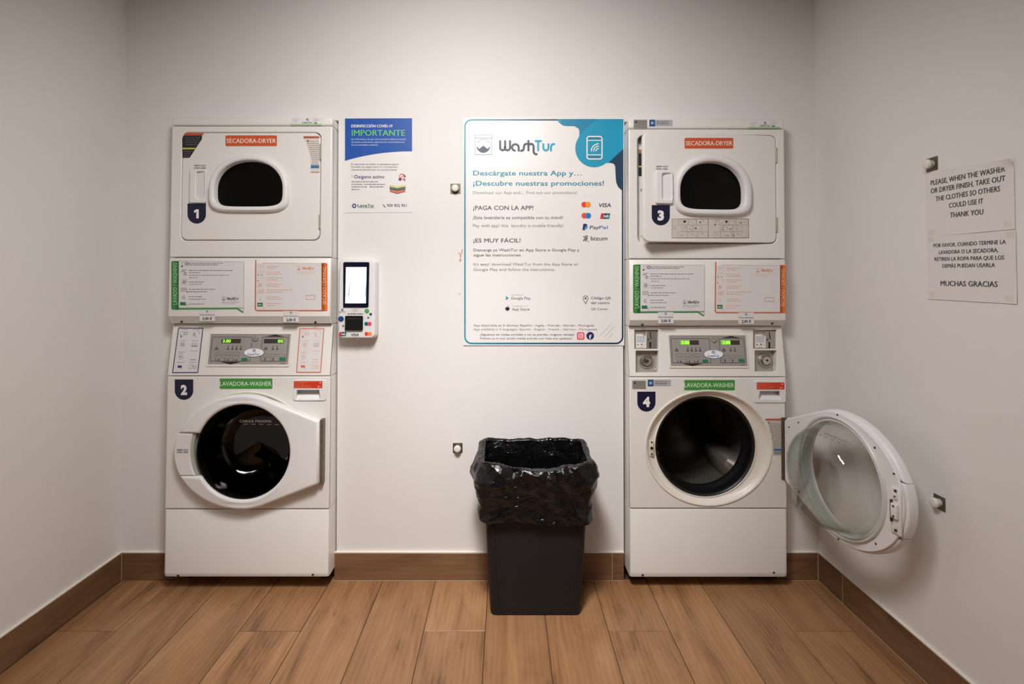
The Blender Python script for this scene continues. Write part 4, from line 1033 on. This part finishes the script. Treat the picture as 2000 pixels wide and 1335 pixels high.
    vs, fs = SP.plate([rq(bz, .004), rq(pn, .001)], 0.0002, 0.0038, 0.0012)
    link('panel_bezel', vs, fs, PLASTIC_W, con, 40)
    vs, fs = SP.plate([rq(pn, .001)], 0.0003, 0.0014)
    cp = link('control_panel', vs, fs, noisy('grey_control_foil', (150, 146, 141), (158, 154, 149), 20, 0.5), con)
    fn = lambda x, y: lerp2(pn, x / 150, y / 59)
    def dark(s): pass
    s = Sheet(SP, fn, w=0.0017); LN = (92, 86, 82)
    s.frame(3, 5, 79, 53, 1.0, LN, 1, 1.5); s.frame(97, 5, 146.5, 53, 1.0, LN, 1, 1.5)
    s.poly([(22, 53.6), (63, 53.6), (42.5, 59)], (34, 30, 30), 1); s.poly([(103, 4.4), (139, 4.4), (121, 0.4)], (34, 30, 30), 1)
    for x0 in (21, 101): s.rect(x0, 9, x0 + 36.5, 17.6, (58, 50, 46), 1)
    LIT = emit('green_led', (0.16, 0.50, 0.03), 0.5); DIG = emit('green_digit', (0.42, 0.95, 0.10), 0.9)
    for x0, txt, endal in ((21, cfg['disp'][0], False), (101, cfg['disp'][1], cfg['disp'][2])):
        if endal: s.rect(x0 + 25, 9, x0 + 36.5, 17.6, (52, 92, 20), 2); s.text(txt, x0 + 26.3, x0 + 35.6, 16.2, 6, DIG, 3, 0.03)
        else: s.rect(x0, 9, x0 + 18.5, 17.6, LIT if cfg['disp'][3] else (50, 96, 18), 2); s.text(txt, x0 + 3, x0 + 17.6, 16.2, 6, DIG, 3, 0.03)
    BK_ = (104, 98, 92)
    for x0, xs_ in ((9, (34, 42, 50, 58)), (101, (118, 126))):
        s.poly([(x0, 30.5), (x0 + 9, 30.5), (x0 + 4.5, 23)], BK_, 1)
        for x in xs_: s.rect(x, 22.5, x + 2, 30.5, BK_, 1); s.rect(x - 1.2, 28.2, x + 3.2, 30.5, BK_, 1)
    for x in (12, 29, 45):
        s.frame(x, 35, x + 13.5, 40.5, .4, BK_, 1, 1); s.frame(x, 42, x + 12, 47.5, .4, BK_, 1, 1)
        s.rect(x + 1, 49, x + 3.5, 51.5, BK_, 1); s.rect(x + 6.5, 48.8, x + 9, 51.8, (80, 74, 70), 1)
    for x in (101, 116, 131):
        s.frame(x, 38.5, x + 12, 43.8, .4, BK_, 1, 1)
        if x < 130: s.frame(x - 1, 46, x + 5, 51, .4, BK_, 1, 1); s.rect(x + 4, 46, x + 7, 51.4, BK_, 1)
    s.rect(62, 46.2, 73.5, 51.6, (28, 124, 86), 2, 2); s.rect(132.5, 45.2, 144.5, 51.2, (28, 124, 86), 2, 2)
    s.rect(136, 56.2, 144, 57.4, BK_, 1)
    s.build('display_print', con)
    s = Sheet(SP, fn, w=0.0034)
    s.disc(84.5, 35.8, 19, (66, 92, 140), 0, 8.6, 40); s.disc(84.5, 35.8, 18.4, (236, 236, 238), 1, 8.1, 40)
    gear(s, 84.5, 31.8, 2.6, (40, 90, 170), 2); s.text('LavaTur', 73.5, 95.5, 41.2, 4.6, (44, 74, 160), 2, .02, .1)
    s.build('oval_logo', con)
    kx_, ky_ = q['key']; u, v = SP.at(kx_, ky_)
    MB().rings([[SP.P(u + a_, v + b_, w) for a_, b_ in circ(0, 0, r_, 20)] for r_, w in ((.0115, .001), (.0115, .006), (.009, .0085), (.004, .0085), (.003, .0065))], cap1=True).build('lock', CHROME, con, 30)
    if side == 'L':
        for nm, qd, cl, ic in (('washing_steps_sticker', [(348.3, 639.3), (397.5, 639.8), (387.3, 728), (336.3, 728.3)], (50, 58, 104), (88, 92, 122)), ('drying_steps_sticker', [(585.3, 640.2), (633.6, 640.6), (627, 727.6), (578.3, 727.6)], (212, 106, 78), (226, 152, 126))):
            Q = SP.poly(qd); fn = lambda x, y, Q=Q: lerp2(Q, x / 50, y / 88)
            s = Sheet(SP, fn); s.rect(0, 0, 50, 88, SHW, 0, 1.5); s.frame(0, 0, 50, 88, 1.8, cl, 1, 1.5)
            for x, y in ((12, 12), (35, 12), (13, 34), (36, 34), (12, 56), (36, 54), (12, 76), (36, 76)):
                s.micro(x - 6, x + 8, y - 8.5, .7, ic)
            s.frame(6, 8, 13, 15, .5, ic, 1); s.ring(17, 11.5, 3.2, .9, ic, 1); s.disc(8, 17.5, 1.4, (40, 40, 52), 2)
            for a_, b_ in (((31, 8), (36, 15)), ((36, 9), (31, 17)), ((40, 6), (44, 12)), ((30, 12), (38, 18))): s.line([a_, b_], .7, ic, 1, False)
            icon_machine(s, 13, 33, 4, ic)
            for i in range(3):
                for j in range(3): s.rect(31 + i * 4, 30 + j * 2.7, 34.2 + i * 4, 31.8 + j * 2.7, ic if j == 2 else (184, 182, 190), 1)
            s.frame(9, 50, 15, 61, .6, ic, 1, 1); s.disc(12, 56.5, 1.3, ic, 1); s.line([(17, 60), (18.5, 57)], .6, ic, 1, False)
            s.micro(31, 42, 62.5, 1.2, ic); s.rect(9, 73.5, 17, 78, cl, 1, .6); s.line([(16, 77), (17.5, 80)], .8, cl, 1)
            s.frame(31, 72, 37, 80, .5, ic, 1, .6); s.ring(42, 77, 3.1, .8, ic, 1); s.line([(38, 72), (40, 80)], .5, ic, 1, False)
            s.build(nm, con)
    else:
        for i, (hb_, (x0, y0, x1, y1)) in enumerate(zip(holes, q['coin_holes'])):
            dpt = 0.030 if i % 2 else 0.018
            def ring_(w, k=0.0):
                return [SP.P(a_ + (k if j in (0, 3) else -k), b_ + (k if j < 2 else -k), w) for j, (a_, b_) in enumerate(hb_)]
            r_ = MB().rings([ring_(-0.002, -.0005), ring_(-dpt)]); bx = r_.build('coin_recess' if i % 2 == 0 else 'lock_recess', PLASTIC_W, con)
            link('metal_plate', ring_(-dpt + .0003), [(0, 1, 2, 3)], STEEL_D, con); bx = con
            BP = Plane(M, SP.P(0, 0, -dpt), SP.U, SP.V)
            if i % 2 == 0:
                # coin mechanism: raised plate with slot and info label
                vs, fs = BP.plate([BP.poly([(x0 + 22, y1 - 1), (x1 - 4, y1 - 1), (x1 - 4, y0 + 3), (x0 + 22, y0 + 3)])], 0.0005, 0.006, 0.001)
                link('coin_plate', vs, fs, STEEL, bx, 40)
                vs, fs = BP.plate([BP.poly([(x0 + 2, y1 - 1), (x0 + 22, y1 - 1), (x0 + 22, y0 + 12), (x0 + 15, y0 + 12), (x0 + 15, y0 + 9), (x0 + 2, y0 + 9)])], 0.0005, 0.010, 0.001)
                link('coin_block', vs, fs, PLASTIC_W, bx, 40)
                s = Sheet(BP, w=0.0064)
                s.line([(x0 + 29.5, y0 + 5), (x0 + 30.5, y0 + 12), (x0 + 31.5, y0 + 18)], 1.7, (20, 19, 20), 1); s.rect(x0 + 28, y0 + 24, x0 + 31.4, y0 + 36, (16, 15, 16), 1, .6)
                s.disc(x0 + 26, y0 + 19.5, 1.7, (84, 74, 66), 1); s.ring(x0 + 26, y0 + 19.5, 3.4, .8, (150, 144, 136), 1)
                s.build('coin_slot', bx)
                s = Sheet(BP, w=0.0105)
                s.rect(x0 + 2.5, y0 + 12.5, x0 + 20, y1 - 1.5, (226, 224, 224), 0)
                for k_ in range(4): s.micro(x0 + 3.5, x0 + 19, y0 + 14.5 + k_ * 3.1, 1.3, (112, 124, 152))
                for xx, yy, c_ in ((5.5, 29.5, (150, 128, 104)), (12.5, 29, (84, 84, 92)), (18, 30, (214, 196, 150)), (9, 34, (222, 190, 130)), (14, 34, (206, 176, 120))): s.disc(x0 + xx, y0 + yy, 1.7, c_, 1, n=12)
                s.build('coin_label', bx)
            else:
                u, v = SP.at((x0 + x1) / 2 - 2, (y0 + y1) / 2 - 1, -dpt)
                for nm, pr, mm in (('lock_ring', ((.031, 0), (.031, .006), (.027, .010), (.024, .0102), (.021, .006)), STEEL), ('lock_core', ((.0185, .004), (.0185, .017), (.016, .020), (.006, .0205), (.004, .017)), CHROME)):
                    MB().rings([[BP.P(u + a_, v + b_, w) for a_, b_ in circ(0, 0, rr_, 30)] for rr_, w in pr], cap1=True).build(nm, mm, bx, 30)
                s = Sheet(BP, fn=lambda x, y: (x, y), w=0.0208); s.disc(u, v, .0028, (24, 22, 22), 1); s.rect(u - .001, v - .0052, u + .001, v, (24, 22, 22), 1); s.build('keyhole', bx)
                mm = MB()
                for a_, b_ in ((x1 - 6, y0 + 5), (x1 - 6, y1 - 5)):
                    u2, v2 = SP.at(a_, b_, -dpt); mm.rings([[BP.P(u2 + e_, v2 + f_, w) for e_, f_ in circ(0, 0, rr_, 12)] for rr_, w in ((.0045, 0), (.0045, .003), (.002, .0045))], cap1=True)
                mm.build('plate_screw', STEEL, bx, True)
    # ---- washer front
    ocx, ocy = q['washer_hole']
    wc = FP.at(ocx, ocy); wr = 0.2145
    EL = lambda a_, b_, dx=0.0, n_=72: circ(wc[0] + dx, wc[1], a_, n_, b_)
    so = q['soap']
    soap_hole = FP.rr(so[0] + 1, so[1] + 1, so[2] - 1, so[3] - 1, 4)
    vs, fs = FP.plate([rrect(0, z_kick + g, W, z_was - g, 0.004, 3), EL(0.262, 0.237, 0.006), soap_hole], -0.02, 0.0, 0.0045)
    wp = link('washer_panel', vs, fs, ENAMEL, root, 40)
    for xf in (0.0, W - 0.006): MB().box(xf, 0.012, z_kick + g, xf + 0.006, 0.2, z_was - g).build('side_flange', ENAMEL, root)
    def E3(a_, b_, y, dx=0.0): return [(u, y, v) for u, v in EL(a_, b_, dx)]
    MB().rings([E3(.2745, .2485, 0.0002, .006), E3(.2725, .2465, -0.004, .006), E3(.268, .2425, -0.0045, .006), E3(.263, .238, -.001, .006), E3(.258, .2345, 0.006, .006), E3(.251, .230, 0.0125, .005), E3(.236, .2255, 0.018, .002),
                E3(.225, .222, 0.021), E3(.2215, .2205, 0.020), E3(.2195, .2185, 0.017), E3(.217, .217, 0.018), E3(.2155, .2155, 0.028)]).build('door_ring', PLASTIC_W, wp, 50)
    MB().rings([[(u, y, v) for u, v in circ(wc[0], wc[1], r_, 64)] for r_, y in ((.2165, .022), (.213, .019), (.207, .022), (.2035, .034), (.2045, .055), (.199, .075), (.192, .085), (.191, .10), (.205, .105))]).build('door_gasket', RUBBER, wp, 60)
    # drum with three lifters
    dm = MB(); Rd = 0.262
    dm.rings([[(u, y, v) for u, v in circ(wc[0], wc[1], r_, 64)] for r_, y in ((.196, .102), (.204, .11), (Rd - .01, .125), (Rd, .14), (Rd, .43))])
    drum = dm.build('drum', DRUM, root, 50)
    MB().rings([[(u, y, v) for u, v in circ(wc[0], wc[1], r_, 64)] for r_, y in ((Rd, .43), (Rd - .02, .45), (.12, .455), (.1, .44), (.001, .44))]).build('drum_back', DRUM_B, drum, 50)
    for i in range(3):
        a_ = R(cfg['lifter'] + 120 * i); c_, s_ = math.cos(a_), math.sin(a_)
        secs = []
        for y, hgt_ in ((.13, .015), (.15, .085), (.28, .105), (.40, .085), (.435, .01)):
            pr = [(Rd - .002, -.062), (Rd - hgt_ * .45, -.045), (Rd - hgt_ * .9, -.018), (Rd - hgt_, 0.0), (Rd - hgt_ * .9, .018), (Rd - hgt_ * .45, .045), (Rd - .002, .062)]
            secs.append([(wc[0] + c_ * p - s_ * t, y, wc[1] + s_ * p + c_ * t) for p, t in pr])
        MB().rings(secs, close=False).build('lifter', DRUM, drum, 60)
    # perforation of the drum
    pf = MB()
    for j in range(10):
        for i in range(66):
            a_ = 2 * math.pi * (i + .5 * (j % 2)) / 66; y = .155 + j * .028
            c_, s_ = math.cos(a_), math.sin(a_); r2 = Rd - .0006
            pf.rings([[(wc[0] + r2 * c_ - s_ * u, y + v, wc[1] + r2 * s_ + c_ * u) for u, v in circ(0, 0, .0022, 6)]], cap1=True)
    tag(pf.build('perforation', DARKCAV, drum), kind='stuff')
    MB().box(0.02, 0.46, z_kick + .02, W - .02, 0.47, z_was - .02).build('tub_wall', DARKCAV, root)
    # soap drawer
    sd = q['soap_dish']
    vs, fs = FP.plate([FP.rr(*so, 5), FP.poly([(sd[0] - 1, sd[3]), (sd[2] + 1, sd[3]), (sd[2] - 1.2, sd[1]), (sd[0] + 1.2, sd[1])])], -0.012, 0.0045, 0.0025)
    so_o = link('soap_drawer', vs, fs, PLASTIC, root, 40)
    a = FP.at(sd[0] - 2, sd[3] + .5); b = FP.at(sd[2] + 2, sd[1] - 1)
    MB().rings([[(x, y, z) for x in (a[0], b[0])] for y, z in ((0.024, b[1]), (0.024, b[1] - (b[1] - a[1]) * .4), (0.006, a[1] + .004), (-0.003, a[1]))], close=False).build('drawer_pull', PLASTIC, so_o, 60)
    s = Sheet(FP, w=0.0049); b = q['soap_red']
    s.rect(*b, (206, 58, 38), 0, .8); w_ = b[2] - b[0]
    for i in range(4): s.micro(b[0] + 1.5, b[0] + w_ * (.48, .4, .62, .6)[i], b[1] + 2.6 + i * 3, .8, (232, 140, 96))
    s.disc(b[2] - 4, b[1] + 3.2, 1.4, (244, 190, 180), 1, n=10); s.disc(b[2] - 7.5, b[3] - 3, 1.4, (244, 190, 180), 1, n=10); s.disc(b[2] - 4, b[3] - 3.6, 1.2, (238, 150, 130), 1, n=10)
    s.build('red_drawer_sticker', so_o)
    s = Sheet(FP); b = q['lavadora']; s.rect(*b, (66, 144, 60), 0, 1.6); s.text('LAVADORA-WASHER', b[0] + .6, b[2] - 1.8, b[3] - 6, 8.6, (214, 234, 206), 1, 0.012); s.build('washer_sign', wp)
    s = Sheet(FP); badge(s, q['badge_low'], cfg['num'][1]); s.build('number_badge', wp)
    if side == 'R':
        s = Sheet(FP); grey_label(s, 1235, 742.8); s.build('grey_rating_label', wp)
        s = Sheet(FP); blue_label(s, 1265.4, 741.2); s.build('blue_service_label', wp)
        s = Sheet(FP, w=.0006)
        x0, y0, x1, y1 = 1495, 818, 1526, 889
        s.fill([[(x0, y0), (x1, y0), (x1, y1), (1511, y1), (1509.5, 868), (1506, 846), (1500, 828)]], (200, 192, 184), 0); s.rect(x0, y0 - 1, x1, y0 + 2.5, (190, 84, 56), 1); s.disc(1501.5, y0 + 7, 1.5, (120, 60, 50), 1)
        for i in range(15): s.micro((1503, 1507)[i > 5] + (i > 9) * 3, x1 - 2, y0 + 9 + i * 3.3, 1.1, (136, 126, 118))
        s.rect(1511, 875.5, x1, 880, (76, 110, 168), 1); s.rect(1511, 881, x1, 887, (150, 146, 144), 1)
        s.build('safety_label', wp)
        # catch on the ring
        u, v = FP.at(1274, 876)
        ct = MB().box(u - .009, 0.008, v - .034, u + .009, 0.0145, v + .034, .002).build('latch_plate', mat((214, 206, 188), 0.4), wp, True)
        m = MB()
        for dz, r_ in ((.026, .004), (.0, .007), (-.025, .004)): m.rings([[(u + a_, y, v + dz + b_) for a_, b_ in circ(0, 0, r_, 12)] for y in (.0078, .0070)], cap1=True)
        m.build('latch_hole', mat((40, 34, 28), 0.5), wp)
    # ---- door with hinge strip
    hx, hz = FP.at(*q['hinge'])
    washer_door(root, hx, hz, cfg['door_angle'], M, side)
    hs = MB().box(hx - .0025, -0.013 if side == 'R' else -0.03, hz - .133, hx + .0105, 0.0, hz + .133, .001, 1)
    if side == 'R': hs.box(hx - .013, -.003, hz - .133, hx, -.0003, hz + .133, .0006, 1)
    st = hs.build('hinge_strip', noisy('hinge_steel', (88, 78, 66), (140, 128, 112), 60, 0.45, metal=0.5), root, True)
    for i in range(6):
        z = hz - .115 + i * .046; u_ = hx - .007 if side == 'R' else hx + .004; y_ = -.003 if side == 'R' else -.03
        MB().rings([[(u_ + a_, y, z + b_) for a_, b_ in circ(0, 0, r_, 10)] for r_, y in ((.0028, y_), (.0026, y_ - .0015), (.001, y_ - .002))], cap1=True).build('rivet', CHROME, st, True)
    # ---- kick panel
    prof = [(0.15, z_bot + .003), (0.020, z_bot), (0.010, z_bot + .0005), (0.0045, z_bot + .004), (-0.0005, z_lip), (0.0, z_lip + .004), (0.0, z_kick - g - .006), (.003, z_kick - g), (0.15, z_kick - g)]
    kp = MB().rings([[(x, y + (e if y < 0.14 else 0), z) for y, z in prof] for x, e in [(0.0, 0.010), (0.0015, 0.0045), (0.006, 0.0012), (0.012, 0), (W - .012, 0), (W - .006, .0012), (W - .0015, .0045), (W, .010)]], close=False)
    n = len(prof); kp.f.append(tuple(range(n))); kp.f.append(tuple(7 * n + i for i in range(n))[::-1])
    kpo = kp.build('kick_panel', ENAMEL, root, 30)
    for px, py in q['kick_screws']:
        u, v = FP.at(px, py)
        MB().rings([[(u + a_, y, v + b_) for a_, b_ in circ(0, 0, r_, 12)] for r_, y in ((.0048, .004), (.0045, -.0008), (.0018, -.0016))], cap1=True).build('screw', mat((50, 42, 36), 0.4, 0.6), kpo, True)
    return root

machine(dict(side='L', x=-1.447, y=-0.097, z=0.0115, tilt=-0.0145, W=0.697, cx=480, num='12', disp=('3.00', '05', True, False), lifter=205, dryer_angle=0.0, door_angle=0.0,
    label='stacked dryer and washer with both doors shut, badges 1 and 2',
    px=dict(rows=(228.5, 245.5, 502.5, 632.5, 734, 994, 1119.5, 1128), lip=618, dryer_opening=(352.5, 258, 627, 469.5), dryer_glass=(421.5, 314.5, 555, 404), dryer_frame=(409.5, 303, 567, 415),
        dryer_handle=(372.5, 331, 405.5, 397), dryer_hinges=((281, 312), (419, 447)), secadora=(440.5, 264.3, 541, 285.3), badge_top=(366.3, 397.5, 402.4, 436.5), open_text=(379, 402.5, 324.6), red_lip=(392, 424),
        cap_sticker=(567.5, 229.8, 633.5, 244.8), lip_screws=((354.8, 628), (616.2, 628.8)), wash_sheet=(334.6, 508.5, 1.0), dry_sheet=(498, 506.5, 1.0), price=((405, 617), (568.5, 619.5)),
        coin_holes=(), bezel=[(410.3, 650.3), (571.5, 650.8), (565.5, 716), (403.6, 715.6)], panel=[(412.3, 652.4), (568.3, 652.8), (562.8, 711.6), (406.2, 711.3)], key=(500.6, 661),
        washer_hole=(479, 878), soap=(573, 740.5, 638, 782), soap_dish=(579, 761, 625, 779), soap_red=(574.8, 743.6, 630.3, 757.3), lavadora=(429.2, 738.8, 532, 759), badge_low=(341.4, 740.5, 377.6, 780.3),
        hinge=(630.5, 877), kick_screws=((347.3, 1124), (611, 1121.6)))))
machine(dict(side='R', x=0.5354, y=-0.081, z=0.0, tilt=0.0, W=0.672, cx=1380, num='34', disp=('3.00', '2.00', False, True), lifter=203, dryer_angle=0.118, door_angle=95.5,
    label='stacked dryer and washer, dryer door ajar and washer door wide open, badges 3 and 4',
    px=dict(rows=(232.5, 251.3, 505.5, 637, 736, 993, 1119, 1128.5), lip=625.5, dryer_opening=(1246, 264, 1516, 475.5), dryer_glass=(1326, 319, 1450.5, 408.5), dryer_frame=(1316, 304.5, 1466, 421),
        dryer_handle=(1279, 334.5, 1312, 398), dryer_hinges=((288, 318), (424, 453)), secadora=(1337, 269.2, 1432, 290), badge_top=(1272.8, 400.3, 1308.2, 439.8), open_text=(1281, 1304, 326.4), red_lip=(1262, 1330),
        cap_sticker=(1460.5, 236.5, 1527, 250.6), lip_screws=((1254.5, 633.5), (1508.5, 631.5)), wash_sheet=(1236.2, 515.3, 0.985), dry_sheet=(1396, 510.5, 0.978), price=((1300.2, 621.5), (1457.2, 622.5)),
        coin_holes=((1239.5, 643.5, 1286, 681), (1242, 684.5, 1286, 727), (1471.5, 643.5, 1517, 680.5), (1474.5, 684, 1517, 725)), bezel=[(1303.5, 652), (1457.5, 652), (1462.5, 718.5), (1307, 718.5)],
        panel=[(1306.3, 655.3), (1455.8, 655.3), (1460, 714.8), (1310, 714.8)], key=(1394, 663.3),
        washer_hole=(1381, 874), soap=(1471.5, 742, 1534, 786), soap_dish=(1482.5, 763, 1524, 779), soap_red=(1477, 746, 1531, 759.8), lavadora=(1336.3, 741.8, 1435, 761.8), badge_low=(1244.7, 764.3, 1280.2, 803.3),
        hinge=(1531.5, 875.5), kick_screws=((1255.5, 1122.6), (1511.5, 1117.6)))))

# ================================================================ WASTE BIN WITH BLACK LINER
BINX, BINY = 0.122, -0.1605                    # centre on the floor
def rrloop(cx, cy, hx, hy, r, n=9):
    return [(cx + x, cy + y) for x, y in rrect(-hx, -hy, hx, hy, r, n)]
bin_root = tag(empty('waste_bin', Matrix.Translation((BINX, BINY, 0))), 'tall dark grey rectangular plastic bin standing against the wall below the large poster', 'bin')
BH = 0.585
bb = MB()
lev = [(0.0, 0.172, 0.088, .02), (0.004, 0.178, 0.093, .022), (0.02, 0.1805, 0.0955, .024), (0.37, 0.1985, 0.1150, .028), (BH - .03, 0.209, 0.1255, .03), (BH - .028, 0.214, 0.1305, .032), (BH - .002, 0.215, 0.1315, .032), (BH, 0.213, 0.1295, .031),
       (BH, 0.2085, 0.125, .029), (BH - .03, 0.2055, 0.122, .027), (0.02, 0.178, 0.093, .02), (0.008, 0.17, 0.086, .018)]
bb.rings([[(x, y, z) for x, y in rrloop(0, 0, hx, hy, r_)] for z, hx, hy, r_ in lev], cap0=True, cap1=True)
BINM = noisy('dark_grey_plastic', (27, 27, 29), (31, 31, 33), 8, 0.5, 0.25, 500, spec=0.28)
bb.build('bin_body', BINM, bin_root, 40)
# shallow raised ribs by the front corners
for sx in (-1, 1):
    m = MB()
    for z0, z1 in ((0.03, 0.36),):
        k = lambda z: (0.1805 + (z - .02) * (.018 / .35), 0.0955 + (z - .02) * (.0195 / .35))
        (h0, d0), (h1, d1) = k(z0), k(z1)
        pts = []
        for z, h_, d_ in ((z0, h0, d0), (z1, h1, d1)):
            a_, b_ = (h_ - .036, h_ - .026)
            pts += [(sx * a_, -d_ - .0002, z), (sx * (a_ + .002), -d_ - .0025, z), (sx * (b_ - .002), -d_ - .0025, z), (sx * b_, -d_ - .0002, z)]
        m.add(pts, [(0, 1, 5, 4), (1, 2, 6, 5), (2, 3, 7, 6)])
    m.build('rib', BINM, bin_root)
# the liner: inside the bin, over the rim, down the outside, creased
def liner():
    root_m = MB(); NP = 260
    prof = []                                   # (offset from the rim outline, z, wrinkle amount)
    for t, o, z, a_ in ((0, -.045, .10, .012), (1, -.022, .25, .016), (2, -.014, .38, .014), (3, -.013, .48, .013), (4, -.014, BH - .03, .012), (5, -.010, BH + .0, .010), (6, -.004, BH + .020, .009), (7, .004, BH + .026, .009),
                        (8, .013, BH + .018, .011), (9, .021, BH - .004, .014), (10, .024, BH - .035, .015), (11, .023, BH - .07, .013), (12, .018, BH - .10, .011), (13, .014, BH - .125, .009), (14, .013, BH - .15, .009), (15, .014, BH - .18, .009), (16, .015, BH - .207, .009)):
        prof.append((o, z, a_))
    # refine the profile
    fine_ = []
    for i in range(len(prof) - 1):
        for k in range(4):
            t = k / 4; fine_.append(tuple(prof[i][j] + (prof[i + 1][j] - prof[i][j]) * t for j in range(3)))
    fine_.append(prof[-1])
    base = rrloop(0, 0, 0.213, 0.1295, .045, 9)
    # resample the outline evenly
    per_ = []; L_ = [0]
    for i in range(len(base)):
        a_, b_ = base[i], base[(i + 1) % len(base)]; L_.append(L_[-1] + math.hypot(b_[0] - a_[0], b_[1] - a_[1]))
    for j in range(NP):
        d = L_[-1] * j / NP; i = max(k for k in range(len(base)) if L_[k] <= d + 1e-9)
        a_, b_ = base[i], base[(i + 1) % len(base)]; t = (d - L_[i]) / max(L_[i + 1] - L_[i], 1e-9)
        per_.append((a_[0] + (b_[0] - a_[0]) * t, a_[1] + (b_[1] - a_[1]) * t))
    rings = []
    nprof = len(fine_)
    def ridge(v, s=1.0):
        n_ = noise.noise(Vector(v)); return 1 - abs(n_) * 2.2
    for ip_, (o, z, amp) in enumerate(fine_):
        row = []; f_ = ip_ / (nprof - 1)
        for j, (x, y) in enumerate(per_):
            th = math.atan2(y, x); cx_, sy_ = math.cos(th), math.sin(th)
            nx_, ny_ = per_[(j + 1) % NP][1] - per_[j - 1][1], -(per_[(j + 1) % NP][0] - per_[j - 1][0])
            l_ = math.hypot(nx_, ny_) or 1; nx_, ny_ = nx_ / l_, ny_ / l_
            outside = max(0, min(1, (f_ - .42) / .08))
            p = (x * 7, y * 7, z * (5 if outside > .5 else 6))
            w_ = ridge((p[0], p[1], p[2] + 3)) * .6 + ridge((p[0] * 2.3 + 9, p[1] * 2.3, p[2] * 2.6)) * .45 + noise.noise(Vector((p[0] * 6, p[1] * 6, p[2] * 7))) * .3
            k = 0.52 if outside < .5 else 1.0
            # folds that radiate from the rim inside
            fold = 0.0
            if f_ < .45: fold = math.sin(31 * th + 3 * noise.noise(Vector((x * 5, y * 5, 2.0))) * 4 + z * 5) * .006 * max(0, min(1, (z - .3) / .15))
            if f_ > .62 and y < 0: fold += .0025 * math.sin(z * 150 + 7 * noise.noise(Vector((x * 6, 1.3, z * 8))) * 2 + x * 14)
            off = o + (w_ - .55) * amp * k * 1.5 - abs(fold)
            # big bulges left and right of the rim
            if outside > .5: off += .019 * math.exp(-((z - (BH - .05)) / .055) ** 2) * (abs(cx_) ** 4) + .004 * math.exp(-((z - (BH - .03)) / .05) ** 2)
            if y > 0 and outside > .3: off = min(off, .0215 if z > .4 else .02)
            if outside > .5: off = max(off, .0055)
            if f_ < .40: off = min(off, (.178 + (z - .02) * .05) - .213 - .004)
            zz = z
            if f_ > .22:
                hmp = math.exp(-((f_ - .43) / .13) ** 2)
                rise = .020 * max(0, sy_) + .026 * max(0, abs(cx_) - .55) + .010 * noise.noise(Vector((x * 9 + 4, y * 9, .5))) + .006 * noise.noise(Vector((x * 24 + 4, y * 24, 1.5)))
                rise += -.022 * max(0, -sy_) ** 2
                zz += rise * hmp
            if f_ > .9: zz += (.010 * noise.noise(Vector((x * 6, y * 6, 8))) - .006 * cx_) * (f_ - .9) / .1
            row.append((x + nx_ * off, y + ny_ * off, zz))
        rings.append(row)
    root_m.rings(rings, cap0=True)
    return root_m
lm = liner()
LINER = bpy.data.materials.new('black_liner_film'); LINER.use_nodes = True
_nt = LINER.node_tree; _b_ = _nt.nodes['Principled BSDF']
_b_.inputs['Base Color'].default_value = (0.0035, 0.0035, 0.004, 1); _b_.inputs['Roughness'].default_value = 0.15; _b_.inputs['Specular IOR Level'].default_value = 0.42
_tc = _nt.nodes.new('ShaderNodeTexCoord'); _mp = _nt.nodes.new('ShaderNodeMapping'); _mp.inputs['Scale'].default_value = (1, 1, 1.5)
_n = _nt.nodes.new('ShaderNodeTexNoise'); _n.inputs['Scale'].default_value = 22; _n.inputs['Detail'].default_value = 5; _n.inputs['Distortion'].default_value = 1.6
_bp = _nt.nodes.new('ShaderNodeBump'); _bp.inputs['Strength'].default_value = 0.9; _bp.inputs['Distance'].default_value = 0.006
_nt.links.new(_tc.outputs['Object'], _mp.inputs[0]); _nt.links.new(_mp.outputs[0], _n.inputs['Vector']); _nt.links.new(_n.outputs['Fac'], _bp.inputs['Height']); _nt.links.new(_bp.outputs['Normal'], _b_.inputs['Normal'])
lo = lm.build('bin_liner', LINER, None, 80)
lo.location = (BINX, BINY, 0.0)
tag(lo, 'glossy black plastic bag lining the grey bin, folded down over its rim', 'bin bag')
